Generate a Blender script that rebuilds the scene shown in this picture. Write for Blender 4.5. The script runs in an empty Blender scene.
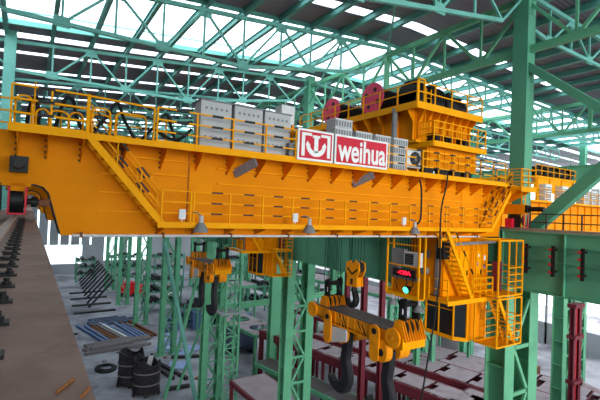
import bpy, math, random
from mathutils import Vector, Matrix
random.seed(7)
C = bpy.context.scene.collection
SC = bpy.context.scene
V = Vector

# ------------------------------------------------------------------ camera
cam = bpy.data.cameras.new('camera')
cam_o = bpy.data.objects.new('camera', cam)
C.objects.link(cam_o)
ax = V((0.840011486, -0.540935405, 0.042066504))      # image right
ay = V((-0.048733491, 0.001996072, 0.998809823))      # image up
az = V((-0.540375564, -0.841061772, -0.024684948))    # backwards
cam_o.matrix_world = Matrix(((ax.x, ay.x, az.x, 0), (ax.y, ay.y, az.y, 0), (ax.z, ay.z, az.z, 0), (0, 0, 0, 1)))
cam.sensor_width = 36
cam.lens = 25.28
cam.clip_start = 0.05
cam.clip_end = 1000
SC.camera = cam_o

# ------------------------------------------------------------------ world, light, exposure
w = bpy.data.worlds.new('sky')
SC.world = w
w.use_nodes = True
nt = w.node_tree
nt.nodes.clear()
out = nt.nodes.new('ShaderNodeOutputWorld')
bg = nt.nodes.new('ShaderNodeBackground')
tc = nt.nodes.new('ShaderNodeTexCoord')
sep = nt.nodes.new('ShaderNodeSeparateXYZ')
rmp = nt.nodes.new('ShaderNodeValToRGB')
rmp.color_ramp.elements[0].position = 0.0
rmp.color_ramp.elements[0].color = (0.80, 0.92, 0.92, 1)
rmp.color_ramp.elements[1].position = 0.5
rmp.color_ramp.elements[1].color = (0.93, 0.97, 1.0, 1)
nt.links.new(tc.outputs['Generated'], sep.inputs[0])
nt.links.new(sep.outputs['Z'], rmp.inputs[0])
nt.links.new(rmp.outputs[0], bg.inputs[0])
bg.inputs[1].default_value = 2.6
nt.links.new(bg.outputs[0], out.inputs[0])

front_fill = bpy.data.lights.new('front_fill', 'SUN')  # added soft fill through the open back, brightens the crane's front faces
front_fill.energy = 1.7
front_fill.angle = math.radians(25)
front_fill.color = (1.0, 0.97, 0.90)
front_fill_o = bpy.data.objects.new('front_fill', front_fill)
C.objects.link(front_fill_o)
front_fill_o.rotation_euler = V((0.25, 0.96, -0.13)).to_track_quat('-Z', 'Y').to_euler()

SC.view_settings.view_transform = 'Standard'
SC.view_settings.look = 'None'
SC.view_settings.exposure = 0.62
SC.view_settings.gamma = 1.0
SC.view_settings.use_curve_mapping = False
SC.cycles.use_denoising = True
SC.cycles.max_bounces = 8
SC.cycles.diffuse_bounces = 4
SC.cycles.transparent_max_bounces = 12

# ------------------------------------------------------------------ materials
def s2l(c):
    return tuple((v / 255 / 12.92) if v / 255 <= 0.04045 else ((v / 255 + 0.055) / 1.055) ** 2.4 for v in c)

def mat(name, rgb, rough=0.5, var=0.12, scale=3.0, metal=0.0, stretch=(1, 1, 1), bump=0.0, bscale=40, dirt=None, dscale=0.7, dlo=0.55, spec=0.25):
    m = bpy.data.materials.new(name)
    m.use_nodes = True
    t = m.node_tree
    b = t.nodes['Principled BSDF']
    b.inputs['Roughness'].default_value = rough
    b.inputs['Metallic'].default_value = metal
    b.inputs['Specular IOR Level'].default_value = spec
    co = t.nodes.new('ShaderNodeTexCoord')
    mp = t.nodes.new('ShaderNodeMapping')
    mp.inputs['Scale'].default_value = stretch
    t.links.new(co.outputs['Object'], mp.inputs[0])
    n = t.nodes.new('ShaderNodeTexNoise')
    n.inputs['Scale'].default_value = scale
    n.inputs['Detail'].default_value = 5
    t.links.new(mp.outputs[0], n.inputs['Vector'])
    r = t.nodes.new('ShaderNodeValToRGB')
    c = s2l(rgb)
    r.color_ramp.elements[0].position = 0.3
    r.color_ramp.elements[1].position = 0.7
    r.color_ramp.elements[0].color = tuple(max(0, v * (1 - var)) for v in c) + (1,)
    r.color_ramp.elements[1].color = tuple(min(1, v * (1 + var)) for v in c) + (1,)
    t.links.new(n.outputs['Fac'], r.inputs[0])
    src = r.outputs[0]
    if dirt:
        n2 = t.nodes.new('ShaderNodeTexNoise')
        n2.inputs['Scale'].default_value = dscale
        n2.inputs['Detail'].default_value = 7
        n2.inputs['Roughness'].default_value = 0.65
        t.links.new(mp.outputs[0], n2.inputs['Vector'])
        r2 = t.nodes.new('ShaderNodeValToRGB')
        r2.color_ramp.elements[0].position = dlo
        r2.color_ramp.elements[1].position = min(1, dlo + 0.2)
        r2.color_ramp.elements[0].color = (0, 0, 0, 1)
        r2.color_ramp.elements[1].color = (0.8, 0.8, 0.8, 1)
        t.links.new(n2.outputs['Fac'], r2.inputs[0])
        mx = t.nodes.new('ShaderNodeMixRGB')
        t.links.new(r2.outputs[0], mx.inputs[0])
        t.links.new(src, mx.inputs[1])
        mx.inputs[2].default_value = s2l(dirt) + (1,)
        src = mx.outputs[0]
    t.links.new(src, b.inputs['Base Color'])
    if bump:
        nb = t.nodes.new('ShaderNodeTexNoise')
        nb.inputs['Scale'].default_value = bscale
        t.links.new(co.outputs['Object'], nb.inputs['Vector'])
        bp = t.nodes.new('ShaderNodeBump')
        bp.inputs['Strength'].default_value = bump
        t.links.new(nb.outputs['Fac'], bp.inputs['Height'])
        t.links.new(bp.outputs[0], b.inputs['Normal'])
    return m

def emit(name, rgb, strength):
    m = bpy.data.materials.new(name)
    m.use_nodes = True
    b = m.node_tree.nodes['Principled BSDF']
    b.inputs['Base Color'].default_value = s2l(rgb) + (1,)
    b.inputs['Emission Color'].default_value = s2l(rgb) + (1,)
    b.inputs['Emission Strength'].default_value = strength
    return m

def glazing(name, clear, rgb):
    m = bpy.data.materials.new(name)
    m.use_nodes = True
    t = m.node_tree
    t.nodes.clear()
    o = t.nodes.new('ShaderNodeOutputMaterial')
    a = t.nodes.new('ShaderNodeBsdfTransparent')
    a.inputs[0].default_value = s2l(rgb) + (1,)
    b = t.nodes.new('ShaderNodeBsdfTranslucent')
    b.inputs[0].default_value = s2l(rgb) + (1,)
    x = t.nodes.new('ShaderNodeMixShader')
    n = t.nodes.new('ShaderNodeTexNoise')
    n.inputs['Scale'].default_value = 0.6
    ma = t.nodes.new('ShaderNodeMapRange')
    ma.inputs[3].default_value = 1 - clear - 0.08
    ma.inputs[4].default_value = 1 - clear + 0.08
    t.links.new(n.outputs['Fac'], ma.inputs[0])
    t.links.new(ma.outputs[0], x.inputs[0])
    t.links.new(a.outputs[0], x.inputs[1])
    t.links.new(b.outputs[0], x.inputs[2])
    t.links.new(x.outputs[0], o.inputs[0])
    return m

M = {}
M['orange'] = mat('orange_paint', (222, 132, 0), 0.6, 0.06, 0.8, stretch=(1, 1, 2), dirt=(192, 104, 4), dscale=0.5, dlo=0.6, spec=0.08)
M['orange2'] = mat('orange_paint_panel', (228, 138, 0), 0.6, 0.06, 1.2, spec=0.08)
M['yellow'] = mat('amber_paint', (238, 158, 0), 0.6, 0.06, 2.0, spec=0.1)
M['hookorange'] = mat('orange_paint_worn', (240, 148, 0), 0.5, 0.12, 2.0, dirt=(150, 80, 10), dscale=1.5, dlo=0.62)
M['black'] = mat('black_paint', (26, 25, 27), 0.5, 0.3, 6)
M['hook'] = mat('dark_steel', (44, 44, 48), 0.55, 0.25, 4, metal=0.3)
M['rubber'] = mat('black_cable', (20, 20, 22), 0.6, 0.2, 8)
M['green'] = mat('green_paint', (98, 168, 130), 0.5, 0.08, 0.9, dirt=(72, 132, 104), dscale=0.4, dlo=0.58)
M['greendark'] = mat('green_girder_paint', (84, 152, 122), 0.5, 0.08, 0.6, dirt=(66, 126, 102), dscale=0.3, dlo=0.56)
M['teal'] = mat('teal_paint_hazed', (112, 178, 166), 0.5, 0.1, 1.0)  # base colour lightened to stand in for haze over the distant steel
M['tealdark'] = mat('teal_purlin_paint', (100, 160, 150), 0.5, 0.1, 1.0)
M['roof'] = mat('roof_sheet', (134, 126, 138), 0.65, 0.12, 0.15)
M['concrete'] = mat('floor_concrete', (166, 164, 172), 0.8, 0.14, 0.12, dirt=(84, 82, 90), dscale=0.09, dlo=0.44, bump=0.1, bscale=4)
M['runway'] = mat('worn_plate', (148, 120, 108), 0.75, 0.16, 4.0, dirt=(112, 84, 72), dscale=2.2, dlo=0.56, bump=0.12, bscale=60)
M['rail'] = mat('rail_steel', (164, 152, 146), 0.45, 0.12, 5, metal=0.3)
M['rust'] = mat('rusty_steel', (120, 76, 52), 0.8, 0.25, 6)
M['maroon'] = mat('maroon_paint', (112, 40, 52), 0.6, 0.15, 2)
M['darkbrown'] = mat('dark_brown_paint', (66, 46, 44), 0.6, 0.15, 3)
M['bluesheet'] = mat('pale_blue_sheet', (150, 166, 206), 0.7, 0.1, 1)
M['red'] = mat('red_paint', (196, 26, 52), 0.5, 0.08, 2)
M['brightred'] = mat('bright_red_paint', (220, 30, 40), 0.5, 0.08, 2)
M['pink'] = mat('crimson_paint', (228, 66, 104), 0.5, 0.1, 3)
M['plate'] = mat('pale_plate', (160, 142, 148), 0.7, 0.12, 0.8, dirt=(112, 92, 100), dscale=0.5, dlo=0.55)
M['grey'] = mat('grey_cabinet_paint', (176, 176, 178), 0.5, 0.05, 2)
M['greyd'] = mat('grey_louvre', (118, 120, 124), 0.6, 0.08, 4)
M['lightgrey'] = mat('light_grey_paint', (206, 206, 208), 0.5, 0.05, 3)
M['white'] = mat('white_paint', (232, 232, 230), 0.5, 0.04, 3)
M['silver'] = mat('brushed_silver', (214, 212, 212), 0.35, 0.05, 9, metal=0.2)
M['ladle'] = mat('ladle_steel', (46, 44, 48), 0.6, 0.3, 2, dirt=(78, 68, 66), dscale=1.0)
M['bluesteel'] = mat('blue_steel', (96, 118, 160), 0.6, 0.15, 2)
M['timber'] = mat('weathered_timber', (128, 120, 122), 0.8, 0.18, 2, stretch=(1, 6, 6))
M['twig'] = mat('brown_wood', (150, 92, 48), 0.7, 0.2, 14)
M['wall'] = mat('grey_wall_panel', (158, 160, 164), 0.8, 0.1, 0.1)
M['pale'] = mat('pale_panel', (226, 224, 222), 0.7, 0.06, 0.3)
M['glass'] = mat('dark_cab_glass', (34, 40, 46), 0.12, 0.15, 1.5)
M['darkplate'] = mat('dark_chequer_plate', (92, 84, 84), 0.7, 0.15, 3)
M['bluegrey'] = mat('blue_grey_paint', (86, 96, 120), 0.6, 0.15, 1)
M['led'] = emit('red_led', (255, 20, 50), 2.2)
M['lamp'] = emit('green_lamp', (70, 255, 190), 1.8)
M['sky'] = glazing('skylight_sheet', 0.72, (244, 250, 255))
M['curb'] = glazing('tinted_skylight_side', 0.8, (226, 240, 246))
M['wash'] = glazing('wall_window_sheet', 0.7, (236, 242, 244))
rb = M['roof'].node_tree
wv = rb.nodes.new('ShaderNodeTexWave')
wv.bands_direction = 'Y'
wv.inputs['Scale'].default_value = 1.0
bpn = rb.nodes.new('ShaderNodeBump')
bpn.inputs['Strength'].default_value = 0.5
bpn.inputs['Distance'].default_value = 0.06
cox = rb.nodes.new('ShaderNodeTexCoord')
rb.links.new(cox.outputs['Object'], wv.inputs['Vector'])
rb.links.new(wv.outputs['Fac'], bpn.inputs['Height'])
rb.links.new(bpn.outputs[0], rb.nodes['Principled BSDF'].inputs['Normal'])

# ------------------------------------------------------------------ mesh helpers
ORIGIN = {}

class MB:
    def __init__(s):
        s.v, s.f, s.m, s.sm = [], [], [], []
    def face(s, idx, m=0, smooth=False):
        s.f.append(idx); s.m.append(m); s.sm.append(smooth)
    def box(s, x0, x1, y0, y1, z0, z1, m=0):
        b = len(s.v)
        s.v += [V((x, y, z)) for x in (x0, x1) for y in (y0, y1) for z in (z0, z1)]
        for q in ((0, 1, 3, 2), (4, 6, 7, 5), (0, 4, 5, 1), (2, 3, 7, 6), (0, 2, 6, 4), (1, 5, 7, 3)):
            s.face([b + i for i in q], m)
        return s
    def bar(s, p, q, w, h=None, up=(0, 0, 1), m=0):
        p, q = V(p), V(q); h = h or w
        d = (q - p).normalized(); u = V(up)
        if abs(d.dot(u)) > 0.98: u = V((0, 1, 0)) if abs(d.y) < 0.9 else V((1, 0, 0))
        a = d.cross(u).normalized(); u = a.cross(d)
        b = len(s.v)
        for e in (p, q):
            for i, j in ((-1, -1), (1, -1), (1, 1), (-1, 1)):
                s.v.append(e + a * (i * w / 2) + u * (j * h / 2))
        for k in ((3, 2, 1, 0), (4, 5, 6, 7), (0, 1, 5, 4), (1, 2, 6, 5), (2, 3, 7, 6), (3, 0, 4, 7)):
            s.face([b + i for i in k], m)
        return s
    def ibeam(s, p, q, w, h, up=(0, 0, 1), tf=0.03, tw=0.03, m=0):
        p, q = V(p), V(q)
        d = (q - p).normalized(); u = V(up)
        a = d.cross(u).normalized(); u = a.cross(d)
        o = u * (h / 2 - tf / 2)
        s.bar(p + o, q + o, w, tf, up, m); s.bar(p - o, q - o, w, tf, up, m)
        s.bar(p, q, tw, h - 2 * tf, up, m)
        return s
    def cyl(s, p, q, r, n=12, r2=None, m=0, caps=True):
        p, q = V(p), V(q); r2 = r if r2 is None else r2
        d = (q - p).normalized()
        a = d.orthogonal().normalized(); c = d.cross(a)
        b = len(s.v)
        for e, rr in ((p, r), (q, r2)):
            for i in range(n):
                t = 2 * math.pi * i / n
                s.v.append(e + (a * math.cos(t) + c * math.sin(t)) * rr)
        for i in range(n):
            j = (i + 1) % n
            s.face([b + i, b + j, b + n + j, b + n + i], m, True)
        if caps:
            for e0, rev in ((0, True), (n, False)):
                bb = len(s.v)
                s.v += [v.copy() for v in s.v[b + e0:b + e0 + n]]
                idx = list(range(bb, bb + n))
                s.face(idx[::-1] if rev else idx, m)
        return s
    def tube(s, pts, r, n=6, m=0):
        pts = [V(p) for p in pts]
        b = len(s.v); prev = None
        for k, p in enumerate(pts):
            d = (pts[min(k + 1, len(pts) - 1)] - pts[max(k - 1, 0)]).normalized()
            a = (prev - d * prev.dot(d)).normalized() if prev is not None else d.orthogonal().normalized()
            prev = a; c = d.cross(a)
            for i in range(n):
                t = 2 * math.pi * i / n
                s.v.append(p + (a * math.cos(t) + c * math.sin(t)) * r)
        for k in range(len(pts) - 1):
            for i in range(n):
                j = (i + 1) % n
                s.face([b + k * n + i, b + k * n + j, b + (k + 1) * n + j, b + (k + 1) * n + i], m, True)
        s.face([b + i for i in range(n)][::-1], m)
        s.face([b + (len(pts) - 1) * n + i for i in range(n)], m)
        return s
    def prism(s, pts, ext, m=0):
        pts = [V(p) for p in pts]; ext = V(ext); n = len(pts); b = len(s.v)
        s.v += pts + [p + ext for p in pts]
        s.face([b + i for i in range(n)][::-1], m)
        s.face([b + n + i for i in range(n)], m)
        for i in range(n):
            j = (i + 1) % n
            s.face([b + i, b + j, b + n + j, b + n + i], m)
        return s
    def build(s, name, mats, parent=None, origin=None):
        me = bpy.data.meshes.new(name)
        if parent is not None:
            o0 = ORIGIN[parent.name]
        elif origin is not None:
            o0 = V(origin)
        else:
            xs = [v.x for v in s.v]; ys = [v.y for v in s.v]; zs = [v.z for v in s.v]
            o0 = V(((min(xs) + max(xs)) / 2, (min(ys) + max(ys)) / 2, min(zs)))
        me.from_pydata([tuple(v - o0) for v in s.v], [], s.f)
        if not isinstance(mats, (list, tuple)): mats = [mats]
        for k in mats: me.materials.append(M[k])
        me.polygons.foreach_set('material_index', s.m)
        me.polygons.foreach_set('use_smooth', s.sm)
        me.update()
        import bmesh
        bm = bmesh.new(); bm.from_mesh(me); bmesh.ops.recalc_face_normals(bm, faces=bm.faces); bm.to_mesh(me); bm.free()
        o = bpy.data.objects.new(name, me)
        C.objects.link(o)
        if parent is not None: o.parent = parent
        else: o.location = o0
        ORIGIN[o.name] = o0
        return o

def tag(o, label=None, cat=None, group=None, kind=None):
    if label: o['label'] = label
    if cat: o['category'] = cat
    if group: o['group'] = group
    if kind: o['kind'] = kind
    return o

def thing(name, label, cat, loc, group=None):
    o = bpy.data.objects.new(name, None)
    C.objects.link(o); o.location = loc; o.empty_display_size = 0.2
    ORIGIN[o.name] = V(loc)
    return tag(o, label, cat, group)

def inst(src, parent, off=(0, 0, 0)):
    o = src.copy(); C.objects.link(o); o.parent = parent
    o.location = src.location + V(off); ORIGIN[o.name] = ORIGIN[src.name]
    return o

def copy_tree(o, parent=None):
    c = o.copy(); C.objects.link(c)
    if parent is not None: c.parent = parent
    ORIGIN[c.name] = ORIGIN[o.name]
    for ch in KIDS(o): copy_tree(ch, c)
    return c

def KIDS(o):
    return list(o.children)

def dup(o, delta, label=None, group=None, rz=None):
    c = copy_tree(o)
    c.location = o.location + V(delta)
    if label: c['label'] = label
    if group: c['group'] = group
    if rz is not None: c.rotation_euler.z = rz
    return c

def struct(o):
    o['kind'] = 'structure'
    return o

def lerp(a, b, t): return V(a) * (1 - t) + V(b) * t

def stripe_bar(mb, p, q, w, every=1.15, frac=0.33, off=0.5, m=0, ms=1):
    p, q = V(p), V(q); L = (q - p).length
    mb.bar(p, q, w, w, m=m)
    k = off * every
    while k + every * frac < L:
        mb.bar(lerp(p, q, k / L), lerp(p, q, (k + every * frac) / L), w * 1.3 + 0.006, w * 1.3 + 0.006, m=ms)
        k += every

def railing(parent, pts, h=1.05, step=1.15, levels=(0.36, 0.7, 1.05), w=0.045, stripes=True, col='yellow', name='railing', toe=0.12, pw=0.05):
    mb = MB()
    posts = []
    for k in range(len(pts) - 1):
        a, b = V(pts[k]), V(pts[k + 1])
        for z in levels:
            o = V((0, 0, z))
            if stripes: stripe_bar(mb, a + o, b + o, w)
            else: mb.bar(a + o, b + o, w)
        if toe: mb.bar(a + V((0, 0, toe / 2)), b + V((0, 0, toe / 2)), 0.012, toe)
        n = max(1, round((b - a).length / step))
        for i in range(n + (1 if k == len(pts) - 2 else 0)):
            posts.append(lerp(a, b, i / n))
    r = mb.build(name, [col, 'black'], parent)
    first = None
    for p in posts:
        if first is None:
            first = MB().bar(p, p + V((0, 0, h)), pw).build('post', col, r); p0 = p
        else:
            inst(first, r, p - p0)
    return r

# ------------------------------------------------------------------ setting: floor, roof, walls
FZ = -29.0
struct(MB().box(-30, 150, -40, 215, FZ - 0.3, FZ).build('floor', 'concrete'))
def roofz(x):
    if x <= 24: return 12.3 + 0.09 * x
    if x <= 50: return 14.46 - 0.025 * (x - 24)
    return 13.81 - 0.03 * (x - 50)
XB = [-6, 24, 50, 76, 104]
# skylight rows (y0, y1); a wide row is a raised monitor
rows = [(-30, -28.8, 0), (-22, -21, 0), (-14, -13, 0), (-6, -5, 0), (2.5, 3.5, 0), (11, 12, 0), (21.9, 22.9, 0), (25.9, 35.0, 1), (37.2, 38.4, 0), (41.8, 42.6, 0), (47.5, 48.3, 0), (53.3, 54.1, 0), (59.3, 60.1, 0), (65, 65.8, 0),
        (72, 80, 1), (83.5, 84.6, 0), (90, 91, 0), (96, 97, 0), (102, 103, 0), (108, 109, 0), (117, 125, 1), (131, 132, 0), (138, 139, 0), (145, 146, 0), (152, 153, 0), (160, 168, 1), (176, 177, 0)]
rf = MB()
wn = 0
y = -36.0
def slab(mb, y0, y1, dz=0.0, t=0.08, m=0, xs=XB):
    for k in range(len(xs) - 1):
        a, b = xs[k], xs[k + 1]
        za, zb = roofz(a) + dz, roofz(b) + dz
        mb.prism([(a, y0, za), (b, y0, zb), (b, y1, zb), (a, y1, za)], (0, 0, t), m)
for (y0, y1, kind) in rows + [(190, 190.01, 0)]:
    slab(rf, y, y0)
    y = y1
struct(rf.build('ceiling', 'roof', origin=(0, 0, 0)))
for (y0, y1, kind) in rows:
    wn += 1
    m = MB()
    if not kind:
        slab(m, y0, y1, 0.0, 0.02)
        struct(m.build('window_%d' % wn, 'sky', origin=(0, 0, 0)))
    else:
        slab(m, y0, y1, 0.8, 0.02)
        for yy in (y0, y1):
            for k in range(len(XB) - 1):
                a, b = XB[k], XB[k + 1]
                m.prism([(a, yy, roofz(a)), (b, yy, roofz(b)), (b, yy, roofz(b) + 0.8), (a, yy, roofz(a) + 0.8)], (0, 0.02, 0), 1)
        o = struct(m.build('window_%d' % wn, ['sky', 'curb'], origin=(0, 0, 0)))
        t = MB()
        for yy in (y0, y1):
            for k in range(len(XB) - 1):
                a, b = XB[k], XB[k + 1]
                t.bar((a, yy, roofz(a) - 0.05), (b, yy, roofz(b) - 0.05), 0.2, 0.35)
                t.bar((a, yy, roofz(a) + 0.8), (b, yy, roofz(b) + 0.8), 0.1, 0.1)
        struct(t.build('trim_%d' % wn, 'teal', origin=(0, 0, 0)))

# far end wall with tall narrow windows and a bright doorway
YF = 190.0
wl = MB()
wx = [3.0 + 3.7 * i for i in range(6)]
prevx = -8.0
for x in wx:
    wl.box(prevx, x, YF, YF + 0.4, -17.5, -1.0)
    prevx = x + 0.75
wl.box(prevx, 27, YF, YF + 0.4, -17.5, -1.0); wl.box(27, 33, YF, YF + 0.4, -10, -1); wl.box(33, 36, YF, YF + 0.4, FZ, -1); wl.box(36, 44, YF, YF + 0.4, -14, -1); wl.box(44, 110, YF, YF + 0.4, FZ, -1.0)
wl.box(27, 44, YF, YF + 0.4, FZ, -24)
wl.box(-8, 110, YF, YF + 0.4, -1.0, 16)
wl.box(19, 27, YF, YF + 0.4, FZ, -17.5); wl.box(5, 19, YF, YF + 0.4, FZ, -25)
wl.box(-8, 5, YF, YF + 0.4, FZ, -17.5)
struct(wl.build('wall_far', 'wall', origin=(0, YF, FZ)))
for i, x in enumerate(wx):
    wn += 1
    struct(MB().box(x, x + 0.75, YF + 0.1, YF + 0.14, -17.5, -1.0).build('window_%d' % wn, 'wash'))
struct(MB().box(5, 19, YF + 0.1, YF + 0.2, -25, -17.5).build('door_1', 'wash'))
struct(MB().box(27, 33, YF + 0.1, YF + 0.2, -24, -10).build('door_2', 'wash'))
struct(MB().box(36, 44, YF + 0.1, YF + 0.2, -24, -14).build('door_3', 'wash'))
struct(MB().box(-6.4, -6.0, -36, 190, FZ, roofz(-6)).build('wall_left', 'wall'))
wr = MB(); wr.box(104, 104.4, -36, 190, FZ, -24); wr.box(104, 104.4, -36, 190, -10, 2)
for yy in range(-36, 190, 8): wr.box(104, 104.3, yy, yy + 0.5, FZ, 12)
struct(wr.build('wall_right', 'wall'))
struct(MB().box(-6.4, 104, -36.4, -36, FZ, -8).build('wall_back', 'wall'))  # unseen low wall behind the camera, added to cut light on the crane front

# ------------------------------------------------------------------ roof purlins, trusses
GP = 'steel purlins under the roof'
px = [-4.6, -1.9] + [0.9 + 2.66 * i for i in range(9)] + [27 + 2.9 * i for i in range(8)] + [53 + 3.8 * i for i in range(7)]
pr = None
for i, x in enumerate(px):
    z = roofz(x) - 0.28
    if pr is None:
        pr = MB().ibeam((x, -36, z), (x, 190, z), 0.26, 0.46).build('roof_purlin', 'tealdark', origin=(x, -36, z))
        tag(pr, 'long teal steel purlin running front to back under the roof sheets', 'purlin', GP)
        p0 = V((x, 7, z))
    else:
        o = pr.copy(); C.objects.link(o); o.location = (x, -36, z)

def truss(xs_b, xs_t, zb, zt, y, label, name='roof_truss'):
    t = thing(name, label, 'truss', (xs_t[0], y, zb(xs_b[0])), 'roof trusses')
    mb = MB()
    for a, b in zip(xs_b, xs_b[1:]): mb.bar((a, y, zb(a)), (b, y, zb(b)), 0.19, 0.21)
    mb.build('bottom_chord', 'teal', t)
    mb = MB()
    for a, b in zip(xs_t, xs_t[1:]): mb.bar((a, y, zt(a)), (b, y, zt(b)), 0.21, 0.24)
    mb.build('top_chord', 'teal', t)
    al = sorted([(x, 'b') for x in xs_b] + [(x, 't') for x in xs_t])
    seq = [(x, zb(x) if k == 'b' else zt(x)) for x, k in al]
    for a, b in zip(seq, seq[1:]):
        MB().bar((a[0], y, a[1]), (b[0], y, b[1]), 0.13, 0.13).build('diagonal', 'teal', t)
    for x in xs_b[1:-1]:
        MB().bar((x, y, zb(x)), (x, y, zt(x)), 0.12).build('vertical', 'teal', t)
        MB().box(x - 0.38, x + 0.38, y - 0.05, y + 0.05, zb(x) - 0.2, zb(x) + 0.36).build('gusset', 'teal', t)
    for x in xs_t[1:-1]:
        z0 = zb(max(min(x, xs_b[-1]), xs_b[0]))
        MB().bar((x, y, zt(x)), (x, y, z0), 0.12).build('vertical', 'teal', t)
        MB().box(x - 0.42, x + 0.42, y - 0.06, y + 0.06, zt(x) - 0.45, zt(x) + 0.12).build('gusset', 'teal', t)
    return t
TY = [13.9 + 11.5 * k for k in range(9)]
b1b = [-1.5, 1.0, 6.2, 11.4, 16.7, 22.0]
b1t = [-3.9, 3.6, 8.7, 14.2, 19.5, 24.6]
zb1 = lambda x: 9.3 if x < 11.4 else 9.3 + (x - 11.4) * 0.18
zt1 = lambda x: 11.5 + 0.09 * x
lab = ['green roof truss nearest the camera, cut by the top edge of the photo',
       'green roof truss just before the wide bright skylight',
       'green roof truss just behind the wide bright skylight, above the orange railing']
far1 = 'teal roof truss of the left bay deep behind the bright skylight'
t0 = None
for k, y in enumerate(TY):
    if t0 is None:
        t0 = truss(b1b, b1t, zb1, zt1, y, lab[0])
    else:
        dup(t0, (0, y - TY[0], 0), lab[k] if k < 3 else far1, 'roof trusses' if k < 3 else 'far roof trusses of the left bay')
b2t = [24.6, 29.9, 35.2, 40.5, 45.8, 50.4]
b2b = [24.9, 27.2, 32.5, 37.8, 43.1, 48.4, 50.2]
zb2 = lambda x: 11.3 if (x > 27 and x < 48.6) else 11.6
zt2 = lambda x: 13.55 - 0.025 * (x - 24)
t1 = None
for k, y in enumerate(TY[:8]):
    l = ['green roof truss right of the tall column, nearest the right edge'] if k == 0 else ['teal roof truss of the right bay seen behind the tall column']
    if t1 is None: t1 = truss(b2b, b2t, zb2, zt2, y, l[0])
    else: dup(t1, (0, y - TY[0], 0), l[0], 'roof trusses of the right bay')
for k, y in enumerate(TY[1:7]):
    dup(t1, (26, y - TY[0], -0.75), 'pale teal roof truss in the farthest bay at right', 'roof trusses of the farthest bay')

def long_truss(x, y0, label):
    L = 23.0
    t = thing('longitudinal_truss', label, 'truss', (x, y0, 10.0), 'trusses along the column row')
    z0, z1 = 10.0, 13.1
    MB().bar((x, y0, z0), (x, y0 + L, z0), 0.3, 0.42).build('bottom_chord', 'green', t)
    MB().bar((x, y0, z1), (x, y0 + L, z1), 0.3, 0.36).build('top_chord', 'green', t)
    n = 4
    for i in range(n):
        a = y0 + L * i / n; b = y0 + L * (i + 1) / n; c = (a + b) / 2
        MB().bar((x, a, z1), (x, c, z0), 0.18).build('diagonal', 'green', t)
        MB().bar((x, c, z0), (x, b, z1), 0.18).build('diagonal', 'green', t)
        MB().bar((x, c, z0), (x, c, z1), 0.14).build('vertical', 'green', t)
        if i: MB().bar((x, a, z0), (x, a, z1), 0.34 if i == 2 else 0.14, 0.34 if i == 2 else 0.14).build('vertical', 'green', t)
    return t
lt = long_truss(24.3, 13.9, 'green truss running back from the tall column above the orange trolley')
dup(lt, (0, -23, 0), 'green truss running from the tall column out of the right edge')
for k in range(1, 4): dup(lt, (0, 23 * k, 0), 'green longitudinal truss far behind, over the left column row', 'far longitudinal trusses')
for k in range(0, 4): dup(lt, (26.4, 23 * k - 4, 0), 'green longitudinal truss over the far right column row', 'longitudinal trusses of the right row')

bl = [('diagonal teal brace under the grey roof at top centre', (14.2, 13.9, 12.6), (24.3, 25.4, 13.4)),
      ('diagonal teal brace right of the bright skylight', (19.5, 25.4, 13.1), (24.3, 36.9, 11.2))]
for l, a, b in bl:
    tag(MB().bar(a, b, 0.12).build('roof_brace', 'teal'), l, 'brace')

# ------------------------------------------------------------------ lattice columns
def lattice_column(x, y, label, group=None, top=-4.9, upper=True):
    t = thing('lattice_column', label, 'column', (x, y, FZ), group)
    def leg(x0, x1, ztop):
        mb = MB()
        mb.box(x0, x1, y - 0.6, y - 0.54, FZ, ztop); mb.box(x0, x1, y + 0.54, y + 0.6, FZ, ztop)
        xm = (x0 + x1) / 2
        mb.box(xm - 0.05, xm + 0.05, y - 0.54, y + 0.54, FZ, ztop)
        z = FZ + 2.6
        while z < ztop - 0.5:
            mb.box(x0 + 0.02, x1 - 0.02, y - 0.54, y + 0.54, z - 0.02, z + 0.02); z += 2.6
        mb.box(x0 - 0.3, x1 + 0.3, y - 0.8, y + 0.8, FZ, FZ + 0.25)
        return mb.build('leg', 'green', t)
    leg(x - 1.7, x - 0.8, top); leg(x + 0.7, x + 1.6, top)
    z = FZ + 1.0; k = 0
    while z + 2.6 < top:
        a, b = ((x - 0.8, x + 0.7) if k % 2 == 0 else (x + 0.7, x - 0.8))
        for yy in (y - 0.5, y + 0.5):
            MB().bar((a, yy, z), (b, yy, z + 2.6), 0.2, 0.14, up=(0, 1, 0)).build('lattice_brace', 'green', t)
        MB().bar((x - 0.8, y - 0.5, z), (x + 0.7, y - 0.5, z), 0.22, 0.14, up=(0, 1, 0)).build('lattice_strut', 'green', t)
        z += 2.6; k += 1
    MB().box(x - 1.9, x + 1.8, y - 0.7, y + 0.7, top - 0.1, top + 0.1).build('cap_plate', 'green', t)
    if upper:
        mb = MB()
        mb.box(x - 0.1, x + 0.7, y - 0.45, y - 0.37, top, 14.1); mb.box(x - 0.1, x + 0.7, y + 0.37, y + 0.45, top, 14.1)
        mb.box(x - 0.1, x - 0.02, y - 0.37, y + 0.37, top, 14.1); mb.box(x + 0.62, x + 0.7, y - 0.37, y + 0.37, top, 14.1)
        for z in (-3, 0, 3, 6, 9, 12): mb.box(x - 0.12, x + 0.72, y - 0.47, y + 0.47, z, z + 0.04)
        mb.build('upper_shaft', 'greendark', t)
    return t
c0 = lattice_column(24.0, 13.9, 'tall green steel column at right, rising from floor to roof past the orange cab stair', top=-3.8)
c1 = lattice_column(24.0, 36.9, 'green lattice column at centre, just left of the big hanging hook beam', top=-5.0)
labs = ['green lattice column behind the pair of hooks hanging at left centre', 'green lattice column to the right of the dark split vessels',
        'green lattice column standing beside the timber and pipe pile', 'green lattice column, sixth along the row from the right', 'green lattice column, farthest visible of the row at left']
for k in range(5): dup(c1, (0, 23 * (k + 1), 0), labs[k])
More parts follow.
